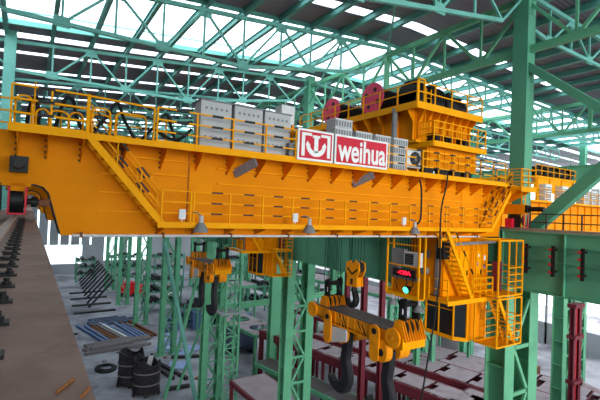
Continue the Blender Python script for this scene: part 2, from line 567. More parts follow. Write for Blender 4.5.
G2 = 'green columns of the far right row'
c2 = lattice_column(52.0, 24.0, 'slim green lattice column at the right edge behind the maroon post', None, top=-5.0, upper=False)
c2b = dup(c2, (0, -5.0 + 0.0, 0), 'green lattice column at far right, half cut by the right edge', None)
c2b.location.x += 4.5
c2f = lattice_column(52.0, 45.0, 'green lattice column of the second row, seen deep behind the first row', G2, top=-5.0)
for k in range(1, 6): dup(c2f, (0, 21 * k, 0), 'green lattice column of the second row, seen deep behind the first row', G2)
G3 = 'green columns of the third row'
for k in range(0, 6): dup(c2f, (26, 21 * k - 11, 0), 'green lattice column of the distant third row behind the orange beam ends', G3)
GL = 'columns of the left row'
c4 = MB()
c4.box(-1.95, -1.35, 36.5, 37.3, FZ, 12.0); c4.box(-2.0, -1.3, 36.4, 36.46, FZ, 12); c4.box(-2.0, -1.3, 37.34, 37.4, FZ, 12)
c4 = c4.build('steel_column', 'teal', origin=(-1.6, 36.9, FZ))
tag(c4, 'green column at the left edge behind the orange railing', 'column')
for k in range(1, 6): dup(c4, (0, 23 * k, 0), 'green column of the left row hidden behind the first one', GL)
# thick diagonal braces right of the tall column
tag(MB().bar((24.3, 13.9, 9.3), (24.3, 2.0, -1.0 + 0.3), 0.5, 0.42).build('column_brace', 'greendark'), 'thick green brace falling to the right from the top of the tall column', 'brace')
tag(MB().bar((24.3, 13.2, -0.65), (24.3, 2.0, 10.0), 0.55, 0.6).build('column_brace', 'greendark'), 'thick green brace rising to the right from the foot of the tall column', 'brace')

# ------------------------------------------------------------------ runway girders and rails
def plate_girder(x0, x1, y0, y1, zt, zb, label, group=None, colr='greendark', topcol=None, seams=True):
    t = thing('runway_girder', label, 'girder', ((x0 + x1) / 2, y0, zb), group)
    xm0, xm1 = x0 + 0.18, x1 - 0.18
    MB().box(xm0, xm1, y0, y1, zb + 0.06, zt - 0.06).build('web', colr, t)
    MB().box(x0, x1, y0, y1, zt - 0.06, zt).build('top_flange', topcol or colr, t)
    MB().box(x0, x1, y0, y1, zb, zb + 0.06).build('bottom_flange', colr, t)
    n = int((y1 - y0) / 2.875)
    first = None
    for i in range(n + 1):
        yy = y0 + 0.05 + (y1 - y0 - 0.1) * i / n
        if first is None:
            first = MB().box(x0 + 0.02, xm0, yy - 0.02, yy + 0.02, zb + 0.06, zt - 0.06).build('stiffener', colr, t); f0 = yy
        else: inst(first, t, (0, yy - f0, 0))
    if seams:
        MB().box(x0 + 0.08, xm0, y0, y1, zt - 1.55, zt - 1.5).build('long_stiffener', colr, t)
        MB().box(x0 + 0.1, xm0, y0, y1, zt - 0.75, zt - 0.72).build('long_stiffener', colr, t)
    return t
plate_girder(22.5, 23.4, -9.1, 13.85, -0.6, -3.8, 'green runway girder at right, with black current brackets on its side')
plate_girder(22.5, 23.4, 13.95, 36.85, -0.6, -5.0, 'deep dark green runway girder seen beneath the orange crane, behind the small hook')
g3 = plate_girder(22.5, 23.4, 36.95, 59.85, -0.6, -5.0, 'green runway girder of the right column row behind the second crane', 'far right runway girders')
for k in range(1, 4): dup(g3, (0, 23 * k, 0))
plate_girder(-1.1, 0.2, -9.1, 13.85, -0.6, -4.0, 'brown worn runway girder in the left foreground carrying the rail', None, 'rust', 'runway', False)
g5 = plate_girder(-1.1, 0.2, 13.95, 36.85, -0.6, -4.0, 'brown runway girder continuing beyond the crane wheel', 'far left runway girders', 'rust', 'runway', False)
for k in range(1, 6): dup(g5, (0, 23 * k, 0))
g6 = plate_girder(24.9, 25.8, -9.1, 13.85, -0.6, -3.8, 'green runway girder of the neighbouring bay behind the brown railing', 'runway girders of the neighbouring bay')
for k in range(1, 4): dup(g6, (0, 23.0 * k, 0))
hb = plate_girder(50.2, 51.2, -9, 100, 6.2, 4.4, 'pale green high girder with railing behind the tall column', None, 'green', None, False)
hp = railing(hb, [(50.3, -9, 6.2), (50.3, 60, 6.2)], 1.1, 1.6, (0.55, 1.1), 0.05, False, 'green', 'railing', 0)
g7 = plate_girder(51.0, 52.0, -9.1, 100, -5.0, -7.2, 'green girder low in the far right bay behind the maroon post', None, 'green', None, False)
def rail(x, label):
    mb = MB()
    y0, y1 = -6, 150
    mb.box(x - 0.09, x + 0.09, y0, y1, -0.6, -0.57); mb.box(x - 0.025, x + 0.025, y0, y1, -0.57, -0.49); mb.box(x - 0.055, x + 0.055, y0, y1, -0.49, -0.44)
    tag(mb.build('crane_rail', 'rail', origin=(x, y0, -0.6)), label, 'rail')
rail(-0.30, 'worn steel crane rail running away along the left runway')
rail(22.95, 'steel crane rail on the right runway girder')
# rail clips
clip = thing('rail_clip', 'black bolted clip beside the left crane rail', 'rail clip', (-0.1, 1.45, -0.6), 'black clips along the left rail')
b = MB(); b.box(-0.2, -0.05, 1.41, 1.49, -0.6, -0.585); b.prism([(-0.2, 1.42, -0.585), (-0.12, 1.42, -0.585), (-0.12, 1.42, -0.57), (-0.22, 1.42, -0.56)], (0, 0.06, 0))
b.build('clip_plate', 'black', clip)
b = MB(); b.cyl((-0.1, 1.45, -0.585), (-0.1, 1.45, -0.56), 0.03, 6); b.cyl((-0.1, 1.45, -0.56), (-0.1, 1.45, -0.535), 0.018, 8)
b.build('bolt', 'black', clip)
for k in range(1, 27): dup(clip, (0, 0.5 * k, 0))
for (a, b, l) in (((0.10, 1.50, -0.593), (0.153, 1.585, -0.593), 'longer brown wood stick lying on the left runway plate'), ((0.163, 1.435, -0.593), (0.19, 1.49, -0.593), 'short pale wood stick at the runway edge, bottom of the photo')):
    tag(MB().cyl(a, b, 0.006, 6).build('wood_stick', 'twig'), l, 'stick')

# brown railing on the right runway
rw = thing('runway_railing', 'dark brown pipe railing along the right runway top', 'railing', (23.32, 12.6, -0.6))
railing(rw, [(23.32, 12.7, -0.6), (23.32, -2, -0.6)], 0.95, 0.85, (0.5, 0.95), 0.06, False, 'darkbrown', 'railing', 0.14, 0.06)
# current collector brackets on the right girder
for i, yy in enumerate((12.3, 10.95, 9.6, 8.2, 14.6)):
    t = thing('collector_bracket', ['black current bracket on green girder, nearest the tall column', 'black current bracket in the middle of the green girder at right', 'black current bracket on green girder at the right edge',
              'black current bracket on green girder beyond the right edge', 'black current bracket on green girder behind the orange cage'][i], 'bracket', (22.5, yy, -3.0), 'current brackets on the green girder')
    b = MB(); b.box(22.26, 22.36, yy - 0.08, yy + 0.08, -2.8, -1.25); b.box(22.36, 22.68, yy - 0.04, yy + 0.04, -1.5, -1.4); b.box(22.36, 22.68, yy - 0.04, yy + 0.04, -2.6, -2.5)
    b.build('bar', 'black', t)
    for z in (-1.45, -1.8, -2.2, -2.6):
        MB().cyl((22.3, yy + 0.05, z), (22.3, yy + 0.2, z), 0.06, 8).build('insulator', 'red', t)

# ------------------------------------------------------------------ the big bridge crane
YW, YO = 13.9, 13.05
ZT, ZB = 1.86, -0.97
crane = thing('overhead_crane', 'huge orange overhead travelling crane bridge spanning the hall in front', 'crane', (-0.3, YW, -0.44))
prof = [(-0.95, ZT), (-0.95, 0.42), (0.12, 0.42), (0.32, 0.36), (0.46, 0.2), (0.53, -0.05), (0.80, ZB), (22.30, ZB), (22.42, -0.4), (22.5, 0.3), (23.5, 0.3), (23.5, ZT)]
def girder(y0, y1):
    g = MB().prism([(x, y0, z) for x, z in prof], (0, y1 - y0, 0)).build('girder', 'orange', crane)
    e = MB()
    nn = prof[1:7]
    for a, b in zip(nn, nn[1:]):
        e.bar((a[0], (y0 + y1) / 2, a[1] - 0.012), (b[0], (y0 + y1) / 2, b[1] - 0.012), y1 - y0 + 0.12, 0.024)
    e.build('notch_flange', 'black', g)
    f = MB(); f.box(0.8, 22.3, y0 - 0.04, y1 + 0.04, ZB - 0.03, ZB); f.build('bottom_flange', 'orange2', g)
    return g
gf = girder(YW, 15.1)
gr = girder(24.0, 25.3)
# plates and ribs on the front web
b = MB()
pts = [(4.47, -0.55), (5.3, -0.55), (5.3, 1.3)] + [(5.3 - 0.12 + 0.12 * math.cos(a), 1.3 + 0.1 * math.sin(a)) for a in (0.5, 1.0, 1.57)] + [(4.59, 1.4), (4.5, 1.36), (4.47, 1.28)]
b.prism([(x, YW - 0.05, z) for x, z in pts], (0, 0.05, 0)); b.build('cover_plate', 'orange2', gf)
for (x0, x1, z) in ((1.75, 3.3, 0.84), (1.72, 3.3, 0.29), (1.72, 3.35, -0.28), (2.6, 4.4, 1.42), (3.2, 4.4, 0.95), (5.45, 22.2, 1.3), (5.45, 22.2, 0.78), (5.45, 21.6, 0.1)):
    MB().box(x0, x1, YW - 0.09, YW, z, z + 0.04).build('web_rib', 'yellow', gf)
MB().box(4.43, 4.45, YW - 0.012, YW, -0.9, 1.75).build('joint_strip', 'rust', gf)
MB().box(18.9, 19.9, YW - 0.02, YW, -0.5, 1.3).build('cover_plate', 'orange2', gf)
# busbar tube along the bottom edge, with clamps
b = MB(); b.cyl((1.1, 13.78, -1.0), (20.4, 13.78, -1.0), 0.045, 8); b.build('conduit', 'lightgrey', crane)
for i in range(9):
    MB().box(1.3 + 2.35 * i, 1.36 + 2.35 * i, 13.72, 13.9, -1.06, -0.9).build('conduit_clamp', 'rust', crane)
# upper walkway
b = MB(); b.box(-0.55, 23.4, YO, YW + 1.3, ZT - 0.05, ZT); b.box(-0.55, 21.6, YO - 0.02, YO, ZT - 0.13, ZT + 0.05)
uw = b.build('upper_walkway', 'yellow', crane)
br = MB(); br.prism([(1.2, YW, ZT - 0.05), (1.2, YO + 0.02, ZT - 0.05), (1.2, YO + 0.02, ZT - 0.16), (1.2, YW, ZT - 0.75)], (0.025, 0, 0))
for k in range(4): br.box(1.15, 1.2, YW - 0.03, YW, ZT - 0.7 + 0.16 * k, ZT - 0.65 + 0.16 * k, 1)
br.box(1.12, 1.3, YO + 0.02, YW, ZT - 0.09, ZT - 0.05)
br = br.build('walkway_bracket', ['orange', 'black'], uw)
for x in [-0.35, 0.35] + [2.35 + 1.15 * i for i in range(18)]: inst(br, uw, (x - 1.2, 0, 0))
for x in (6.55, 12.0):
    MB().bar((x, 13.1, 1.62), (x - 0.45, 13.85, 1.2), 0.1, 0.3).build('strut', 'timber', uw)
railing(crane, [(-0.5, YO, ZT), (1.28, YO, ZT)], 1.08, 0.85, (0.36, 0.72, 1.08), 0.05, True, 'yellow', 'upper_railing', 0.1)
railing(crane, [(3.15, YO, ZT), (8.1, YO, ZT)], 1.08, 1.15, (0.36, 0.72, 1.08), 0.045, True, 'yellow', 'upper_railing', 0.1)
railing(crane, [(12.75, YO, ZT), (21.4, YO, ZT)], 1.08, 1.15, (0.36, 0.72, 1.08), 0.045, True, 'yellow', 'upper_railing', 0.1)
railing(crane, [(-0.9, 15.05, ZT), (12.0, 15.05, ZT)], 1.08, 1.6, (0.36, 0.72, 1.08), 0.045, True, 'yellow', 'rear_railing', 0.1)
def hoop(x0, x1, y, h, r=0.16, pw=0.028):
    p = [(x0, y, ZT)]
    p += [(x0 + r - r * math.cos(a), y, ZT + h - r + r * math.sin(a)) for a in (0, 0.4, 0.8, 1.2, 1.57)]
    p += [(x1 - r + r * math.sin(a), y, ZT + h - r + r * math.cos(a)) for a in (0, 0.4, 0.8, 1.2, 1.57)]
    p += [(x1, y, ZT)]
    MB().tube(p, pw, 6).build('hoop_rail', 'yellow', crane)
for (x0, x1, y, h) in ((-0.42, -0.05, 13.25, 0.86), (0.05, 0.35, 13.5, 0.62), (0.36, 0.82, 13.4, 0.6), (0.85, 1.2, 13.6, 0.66), (1.4, 1.95, 13.7, 0.72), (1.35, 1.85, 13.15, 0.8), (2.1, 3.0, 13.85, 0.9)): hoop(x0, x1, y, h)
b = MB(); b.bar((1.27, YO, ZT), (1.27, YO, ZT + 1.12), 0.09); b.bar((1.27, YO, ZT + 1.08), (3.15, YO + 0.4, ZT + 1.12), 0.05); b.bar((3.15, YO + 0.4, ZT), (3.15, YO + 0.4, ZT + 1.12), 0.06)
b.bar((-0.0, 13.4, ZT), (-0.0, 13.4, ZT + 1.3), 0.04)
b.build('gate_post', 'yellow', crane)
# lower walkway
lw = MB(); lw.box(3.3, 20.45, YO, YW, -0.66, -0.6); lw.box(3.3, 20.45, YO - 0.02, YO, -0.7, -0.52)
lw = lw.build('lower_walkway', 'yellow', crane)
br = MB(); br.prism([(3.5, YW, -0.66), (3.5, YO + 0.02, -0.66), (3.5, YO + 0.02, -0.74), (3.5, YW, -0.95)], (0.025, 0, 0))
for k in range(3): br.box(3.46, 3.5, YW - 0.03, YW, -0.94 + 0.1 * k, -0.9 + 0.1 * k, 1)
br = br.build('walkway_bracket', ['orange', 'black'], lw)
for i in range(1, 15): inst(br, lw, (1.17 * i, 0, 0))
railing(crane, [(3.4, YO, -0.6), (4.3, YO, -0.6)], 1.05, 1.2, (0.36, 0.7, 1.05), 0.035, True, 'yellow', 'lower_railing', 0)
railing(crane, [(4.4, YO, -0.6), (20.35, YO, -0.6)], 1.05, 1.2, (0.36, 0.7, 1.05), 0.032, True, 'yellow', 'lower_railing', 0)

def stair(parent, p, q, y0, y1, col='yellow', rise=0.22, rails=True, name='stair', hr=0.9):
    p, q = V(p), V(q)
    b = MB()
    for y in (y0, y1):
        b.bar((p.x, y, p.z), (q.x, y, q.z), 0.04, 0.2)
    s = b.build(name, col, parent)
    n = max(2, round(abs(q.z - p.z) / rise)); first = None
    for i in range(n):
        t = (i + 0.5) / n; c = lerp(p, q, t)
        if first is None:
            first = MB().box(c.x - 0.11, c.x + 0.11, y0, y1, c.z - 0.02, c.z + 0.02).build('tread', col, s); f0 = c
        else: inst(first, s, (c.x - f0.x, 0, c.z - f0.z))
    if rails:
        for y in (y0, y1):
            b = MB()
            for h in (0.45, hr):
                stripe_bar(b, (p.x, y, p.z + h), (q.x, y, q.z + h), 0.035, 0.95, 0.4, 0.25)
            for t in (0.02, 0.35, 0.68, 0.98):
                c = lerp(p, q, t); b.bar((c.x, y, c.z), (c.x, y, c.z + hr), 0.035)
            b.build('handrail', [col, 'black'], s)
    return s
stair(crane, (1.35, 0, 1.8), (3.45, 0, -0.6), YO + 0.02, YO + 0.66)
stair(crane, (22.15, 0, 1.66), (20.35, 0, -0.6), YO + 0.02, YO + 0.66)
# right end platform and end carriages
b = MB(); b.box(21.9, 23.4, 12.45, YW, 1.58, 1.68); b.box(21.9, 23.4, 12.43, 12.46, 1.5, 1.74); b.prism([(22.0, 12.6, 1.58), (22.0, YW, 1.58), (22.0, YW, 0.9)], (0.03, 0, 0)); b.prism([(23.2, 12.6, 1.58), (23.2, YW, 1.58), (23.2, YW, 0.9)], (0.03, 0, 0))
b.build('end_platform', 'yellow', crane)
railing(crane, [(21.95, YW, 1.68), (21.95, 12.48, 1.68), (23.35, 12.48, 1.68), (23.35, YW, 1.68)], 1.05, 0.6, (0.35, 0.7, 1.05), 0.045, False, 'yellow', 'end_railing', 0.1)
for x0, x1, z0, z1 in ((-0.5, -0.12, 0.0, 0.42), (22.75, 23.25, 0.3, 0.85)):
    MB().box(x0, x1, 12.75 if x0 > 5 else 13.95, 26.6, z0, z1).build('end_carriage', 'orange', crane)
for (x, ya, yb, z) in ((-0.27, 13.45, 13.1, 0.92), (23.0, 12.6, 11.8, 0.6)):
    b = MB(); b.box(x - 0.21, x + 0.21, ya, ya + (0.45 if x < 5 else 0.1), z - 0.21, z + 0.21); b.cyl((x, ya, z), (x, yb, z), 0.13, 14)
    b.build('buffer', 'black', crane)
for (x, ys) in ((-0.3, (13.75, 15.6, 23.6, 26.0)), (22.95, (13.3, 15.6, 23.6, 26.0))):
    for yy in ys:
        b = MB(); b.cyl((x - 0.12, yy, -0.04), (x + 0.12, yy, -0.04), 0.36, 20); b.cyl((x - 0.17, yy, -0.04), (x - 0.12, yy, -0.04), 0.4, 20); b.cyl((x + 0.12, yy, -0.04), (x + 0.17, yy, -0.04), 0.4, 20)
        b.build('wheel', 'black', crane)
for x in (-0.26, 22.95):
    b = MB(); ya, yb = (13.2, 13.26) if x < 5 else (12.7, 12.76)
    b.box(x - 0.21, x - 0.165, ya, yb, -0.42, 0.32); b.box(x + 0.165, x + 0.21, ya, yb, -0.42, 0.32); b.box(x - 0.21, x + 0.21, ya, yb, -0.42, -0.375)
    b.build('wheel_guard', 'red', crane)
b = MB(); b.box(-0.66, 0.03, 13.3, 13.9, 0.33, 0.42); b.box(-0.42, -0.1, 13.3, 13.85, 0.2, 0.4); b.build('wheel_bracket', 'orange', crane)
b = MB(); b.cyl((-0.1, 13.85, -0.06), (0.36, 13.85, -0.1), 0.08, 12); b.cyl((0.06, 13.85, -0.07), (0.2, 13.85, -0.08), 0.15, 12); b.build('drive_shaft', 'black', crane)
b = MB(); b.cyl((0.24, 13.85, -0.09), (0.42, 13.85, -0.1), 0.11, 12); b.box(0.36, 0.5, 13.8, 13.98, -0.2, 0.02); b.build('coupling', 'rust', crane)
b = MB(); b.box(-0.95, -0.62, 13.3, 13.9, -0.35, 0.4); b.build('cable_box', 'black', crane)
b = MB()
for x in (22.95, 23.3): b.bar((x, 13.0, -0.55), (x, 13.0, 1.6), 0.05)
for k in range(6): b.bar((22.95, 13.0, -0.35 + 0.3 * k), (23.3, 13.0, -0.35 + 0.3 * k), 0.035)
b.build('end_ladder', 'yellow', crane)
b = MB(); b.box(22.55, 22.78, 13.3, 13.7, -0.45, 0.05); b.build('red_box', 'red', crane)

# second crane behind: the same bridge
crane_b = dup(crane, (0, 23, 0), 'second orange crane bridge far behind, seen below the front bridge')

# festoon cables at the upper left
def cable(name, pts, r, label, cat='cable', m='rubber', group=None, n=6):
    P = [V(p) for p in pts]; q = []
    for i in range(len(P) - 1):
        a, b_, c, d = P[max(i - 1, 0)], P[i], P[i + 1], P[min(i + 2, len(P) - 1)]
        for k in range(6):
            t = k / 6
            q.append(0.5 * ((2 * b_) + (c - a) * t + (2 * a - 5 * b_ + 4 * c - d) * t * t + (3 * b_ - a - 3 * c + d) * t ** 3))
    q.append(P[-1])
    return tag(MB().tube(q, r, n).build(name, m), label, cat, group)
cable('festoon_cable', [(-0.15, 14.2, 2.0), (-0.12, 14.2, 2.55), (0.0, 14.2, 2.92), (0.1, 14.2, 2.6), (0.12, 14.2, 2.2), (0.15, 14.2, 2.0)], 0.055, 'black cable loop nearest the left edge behind the orange railing')
cable('festoon_cable', [(0.5, 14.0, 1.9), (0.62, 14.0, 2.5), (0.75, 14.0, 2.95), (0.95, 14.0, 2.95), (1.05, 14.0, 2.5), (1.25, 14.0, 2.1), (1.5, 14.0, 1.95)], 0.055, 'tall arched black cable above the left walkway, left of the stair head')
cable('festoon_cable', [(1.5, 14.3, 2.1), (1.8, 14.3, 2.5), (2.1, 14.3, 3.05), (2.25, 14.3, 3.1), (2.4, 14.3, 2.7), (2.75, 14.3, 2.1), (2.9, 14.3, 1.95)], 0.055, 'arched black cable behind the head of the left stair')
cable('festoon_cable', [(3.0, 14.4, 2.1), (3.4, 14.4, 2.6), (3.75, 14.4, 3.05), (3.95, 14.4, 2.6), (4.1, 14.4, 2.2), (4.3, 14.4, 2.3)], 0.055, 'black cable just left of the grey cabinets, rising to a peak')
cable('festoon_cable', [(3.2, 13.5, 2.35), (3.6, 13.5, 2.12), (4.0, 13.5, 2.15), (4.35, 13.5, 2.5)], 0.055, 'sagging black cable at the left side of the first grey cabinet')
tag(MB().bar((0.05, 14.2, ZT), (0.05, 14.2, 2.95), 0.06).bar((-0.2, 14.2, 2.9), (0.3, 14.2, 2.9), 0.06).build('cable_stand', 'black'), 'black T-shaped cable stand behind the left railing', 'cable stand')

# grey electrical cabinets
cab = thing('electrical_cabinet', 'grey electrical cabinet on the walkway, leftmost of three', 'cabinet', (5.15, 13.75, ZT), 'grey cabinets')
b = MB(); b.box(4.62, 5.7, 13.45, 14.1, ZT + 0.14, ZT + 1.66); b.build('cabinet_body', 'grey', cab)
b = MB(); b.box(4.58, 5.74, 13.4, 14.15, ZT + 1.66, ZT + 1.7); b.build('cabinet_roof', 'greyd', cab)
b = MB(); b.box(4.66, 4.8, 13.45, 14.1, ZT, ZT + 0.14); b.box(5.5, 5.66, 13.45, 14.1, ZT, ZT + 0.14); b.build('plinth', 'black', cab)
b = MB()
b.box(4.66, 5.66, 13.44, 13.45, ZT + 1.02, ZT + 1.6); b.box(4.66, 5.66, 13.44, 13.45, ZT + 0.62, ZT + 0.98); b.box(4.66, 5.66, 13.44, 13.45, ZT + 0.2, ZT + 0.58)
for k in range(5):
    for z in (1.38, 0.42): b.box(4.76 + 0.18 * k, 4.84 + 0.18 * k, 13.43, 13.45, ZT + z, ZT + z + 0.08, 1)
b.build('door', ['grey', 'greyd'], cab)
dup(cab, (1.2, 0, 0), 'grey electrical cabinet in the middle of the three')
dup(cab, (2.38, 0, 0), 'grey electrical cabinet nearest the red sign, rightmost of three')
b = MB(); b.box(8.1, 8.7, 14.2, 14.7, 3.1, 4.1); b.box(8.3, 8.5, 14.4, 14.5, ZT, 3.1)
tag(b.build('equipment_box', 'lightgrey'), 'pale grey box raised on a post behind the last grey cabinet', 'box')
b = MB(); b.bar((8.2, 13.5, ZT), (8.2, 13.5, 3.2), 0.08); b.bar((8.0, 13.5, 2.9), (8.5, 13.5, 2.9), 0.1)
tag(b.build('bracket_post', 'orange'), 'orange bracket post between the grey cabinets and the red sign', 'post')
b = MB(); b.box(7.9, 8.12, 13.15, 13.4, ZT, 2.45); b.cyl((7.95, 13.12, 2.05), (7.95, 13.16, 2.05), 0.09, 12)
tag(b.build('control_box', 'greyd'), 'small grey control box at the left end of the red sign', 'box')

# the red sign
sg = thing('sign', 'long red sign board with white lettering and hook emblem on the railing', 'sign', (10.35, 12.97, 1.84))
for nm, x0, x1 in (('emblem_panel', 8.12, 9.74), ('name_panel', 9.82, 12.6)):
    b = MB(); b.box(x0, x1, 12.95, 13.0, 1.86, 3.02); b.box(x0 + 0.08, x1 - 0.08, 12.94, 12.95, 1.94, 2.94, 1)
    b.build(nm, ['silver', 'red'], sg)
b = MB()
yy = (0, -0.012, 0)
def em(p): b.prism([(8.22 + x, 12.94, 1.98 + z) for x, z in p], yy)
em([(0.06, 0.03), (0.2, 0.03), (0.2, 0.8), (0.5, 0.8), (0.5, 0.9), (0.06, 0.9)])
em([(1.36, 0.03), (1.22, 0.03), (1.22, 0.8), (0.92, 0.8), (0.92, 0.9), (1.36, 0.9)])
em([(0.62, 0.2), (0.8, 0.2), (0.8, 0.74), (0.88, 0.74), (0.88, 0.84), (0.54, 0.84), (0.54, 0.74), (0.62, 0.74)])
arc_o = [(0.71 + 0.44 * math.cos(a), 0.44 + 0.4 * math.sin(a)) for a in [math.pi + i * math.pi / 10 for i in range(11)]]
arc_i = [(0.71 + 0.28 * math.cos(a), 0.44 + 0.2 * math.sin(a)) for a in [math.pi + i * math.pi / 10 for i in range(11)]]
for i in range(10): em([arc_o[i], arc_o[i + 1], arc_i[i + 1], arc_i[i]])
em([(0.24, 0.44), (0.46, 0.44), (0.31, 0.6)]); em([(1.18, 0.44), (0.96, 0.44), (1.11, 0.6)])
b.build('hook_emblem', 'silver', sg)
def text(s, h, width, loc, rot, m, name, parent, off=0.0):
    cu = bpy.data.curves.new(name, 'FONT'); cu.body = s; cu.size = 1; cu.extrude = 0.01; cu.offset = off
    o = bpy.data.objects.new(name + '_t', cu); C.objects.link(o)
    bpy.context.view_layer.update()
    me = bpy.data.meshes.new_from_object(o)
    bpy.data.objects.remove(o)
    xs = [v.co.x for v in me.vertices]; ys = [v.co.y for v in me.vertices]
    sx = width / (max(xs) - min(xs)); sy = h / (max(ys) - min(ys))
    for v in me.vertices:
        v.co.x = (v.co.x - min(xs)) * sx; v.co.y = (v.co.y - min(ys)) * sy
    me.transform(Matrix.LocRotScale(V(loc) - ORIGIN[parent.name], rot, None))
    me.materials.clear(); me.materials.append(M[m])
    me.name = name
    r = bpy.data.objects.new(name, me); C.objects.link(r); r.parent = parent
    ORIGIN[r.name] = ORIGIN[parent.name]
    return r
from mathutils import Euler
text('weihua', 0.9, 2.52, (9.96, 12.94, 1.99), Euler((math.pi / 2, 0, 0)), 'silver', 'lettering', sg, 0.022)

# grey resistor boxes behind the sign
def resistor(x, z, y=13.35):
    t = thing('resistor_box', 'x', 'resistor', (x, y, z), 'grey resistor boxes')
    b = MB(); b.box(x - 0.42, x + 0.42, y - 0.3, y + 0.3, z + 0.02, z + 0.33)
    for k in range(6): b.box(x - 0.39 + 0.135 * k, x - 0.32 + 0.135 * k, y - 0.32, y - 0.3, z + 0.08, z + 0.28, 1)
    b.build('box', ['grey', 'greyd'], t)
    b = MB(); b.box(x - 0.44, x + 0.44, y - 0.32, y + 0.32, z + 0.33, z + 0.36); b.box(x - 0.4, x - 0.34, y - 0.3, y + 0.3, z, z + 0.02); b.box(x + 0.34, x + 0.4, y - 0.3, y + 0.3, z, z + 0.02); b.build('lid', 'lightgrey', t)
    return t
R0 = resistor(10.3, ZT)
R0['label'] = 'grey resistor box hidden low behind the sign, under the tallest stack'
for (n, k) in [(0, 1), (0, 2), (0, 3), (0, 4)] + [(n, k) for n in (1, 2, 3) for k in range(4)]:
    nm = ['leftmost, tallest stack', 'second stack from left', 'third stack from left', 'stack beside the fan unit'][n]
    lv = {0: 'lowest box', 1: 'second box up', 2: 'third box up', 3: 'topmost box', 4: 'topmost box'}[k]
    if n == 0 and k == 3: lv = 'fourth box up'
    dup(R0, (n * 1.06, 0, 0.36 * k), 'grey resistor, %s of %s behind the sign' % (lv, nm))

# fan unit
ac = thing('fan_unit', 'grey fan unit with round black grille on the walkway right of the sign', 'fan unit', (14.35, 13.5, ZT))
b = MB(); b.box(13.75, 14.98, 13.25, 13.9, ZT + 0.28, ZT + 1.14); b.build('casing', 'lightgrey', ac)
b = MB(); b.cyl((14.6, 13.25, ZT + 0.7), (14.6, 13.2, ZT + 0.7), 0.31, 24); b.build('fan_grille', 'black', ac)
b = MB(); b.cyl((14.6, 13.2, ZT + 0.7), (14.6, 13.18, ZT + 0.7), 0.1, 12)
for k in range(4): b.bar((14.6 - 0.3 * math.cos(k * 0.785), 13.19, ZT + 0.7 - 0.3 * math.sin(k * 0.785)), (14.6 + 0.3 * math.cos(k * 0.785), 13.19, ZT + 0.7 + 0.3 * math.sin(k * 0.785)), 0.015)
b.build('fan_guard', 'greyd', ac)
b = MB(); b.box(13.8, 13.9, 13.3, 13.85, ZT, ZT + 0.28); b.box(14.83, 14.93, 13.3, 13.85, ZT, ZT + 0.28); b.build('stand', 'orange', ac)

# floodlights and small boxes on the lower walkway
def flood(x, y, z, label):
    t = thing('floodlight', label, 'lamp', (x, y, z), 'grey cone floodlights')
    b = MB(); b.cyl((x, y, z + 0.12), (x, y, z + 0.30), 0.21, 20, 0.09); b.cyl((x, y, z), (x, y, z + 0.12), 0.245, 20, 0.21); b.build('shade', 'greyd', t)
    b = MB(); b.cyl((x, y, z + 0.3), (x, y, z + 0.52), 0.07, 12); b.build('lamp_neck', 'grey', t)
    return t
F0 = flood(4.62, 12.93, -0.82, 'grey cone floodlight at the lower left of the front girder')
b = MB().tube([(4.62, 12.93, -0.32), (4.5, 12.98, -0.2), (4.38, 13.02, -0.2)], 0.02, 6).build('arm', 'greyd', F0)
dup(F0, (4.15, 0, 0), 'grey cone floodlight at the middle of the front girder')
dup(F0, (9.78, 0, 0), 'grey cone floodlight at the front girder edge above the display frame')
JB = thing('junction_box', 'white junction box on the lower railing near the left floodlight', 'box', (4.05, 13.0, -0.35), 'small boxes on the lower railing')
b = MB(); b.box(3.92, 4.12, 12.95, 13.03, -0.42, -0.12); b.build('box', 'white', JB)
b = MB(); b.box(3.94, 4.1, 12.94, 12.95, -0.4, -0.14); b.cyl((4.02, 12.99, -0.42), (4.02, 12.99, -0.5), 0.02, 6); b.build('cover', 'lightgrey', JB)
dup(JB, (4.15, 0, 0), 'white junction box on the lower railing near the middle floodlight')
dup(JB, (9.75, 0, 0), 'white junction box on the lower railing near the right floodlight')
cable('power_cable', [(14.68, 13.0, 1.62), (14.76, 12.95, 1.2), (14.74, 12.9, 0.3), (14.7, 12.9, -0.2), (14.5, 12.93, -0.4), (14.4, 12.93, -0.35)], 0.045, 'black cable hanging from the walkway to the right floodlight')
cable('power_cable', [(16.5, 12.9, 2.05), (16.3, 12.85, 1.3), (16.05, 12.85, 0.4), (15.95, 12.8, -0.8), (15.9, 12.7, -2.5), (15.65, 12.7, -4.6), (15.3, 12.7, -6.3), (14.9, 12.7, -8.4), (14.6, 12.7, -10.5)], 0.04, 'long black cable hanging down the full height past the cab')

# ------------------------------------------------------------------ trolley on top
tr = thing('crane_trolley', 'orange two-level hoist trolley standing on top of the crane bridge', 'trolley', (17.3, 18.9, ZT))
DX0, DX1, DY0, DY1, DZ = 14.9, 19.9, 13.5, 23.6, 5.3
b = MB(); b.box(DX0, DX1, DY0, DY1, DZ - 0.1, DZ); b.box(DX0 - 0.03, DX0, DY0, DY1, DZ - 0.3, DZ + 0.02); b.box(DX0, DX1, DY0 - 0.03, DY0, DZ - 0.3, DZ + 0.02)
b.build('deck', 'yellow', tr)
b = MB(); b.box(DX0 + 0.55, DX1 - 0.4, DY0 + 0.55, DY1 - 0.4, 3.5, DZ - 0.1)
fr = b.build('deck_frame', 'orange', tr)
for k in range(9):
    y = DY0 + 0.6 + 1.05 * k
    MB().prism([(DX0 + 0.55, y, DZ - 0.1), (DX0 + 0.05, y, DZ - 0.1), (DX0 + 0.05, y, DZ - 0.35), (DX0 + 0.42, y, DZ - 0.8), (DX0 + 0.42, y, 3.6), (DX0 + 0.55, y, 3.6)], (0, 0.04, 0)).build('frame_rib', 'orange', fr)
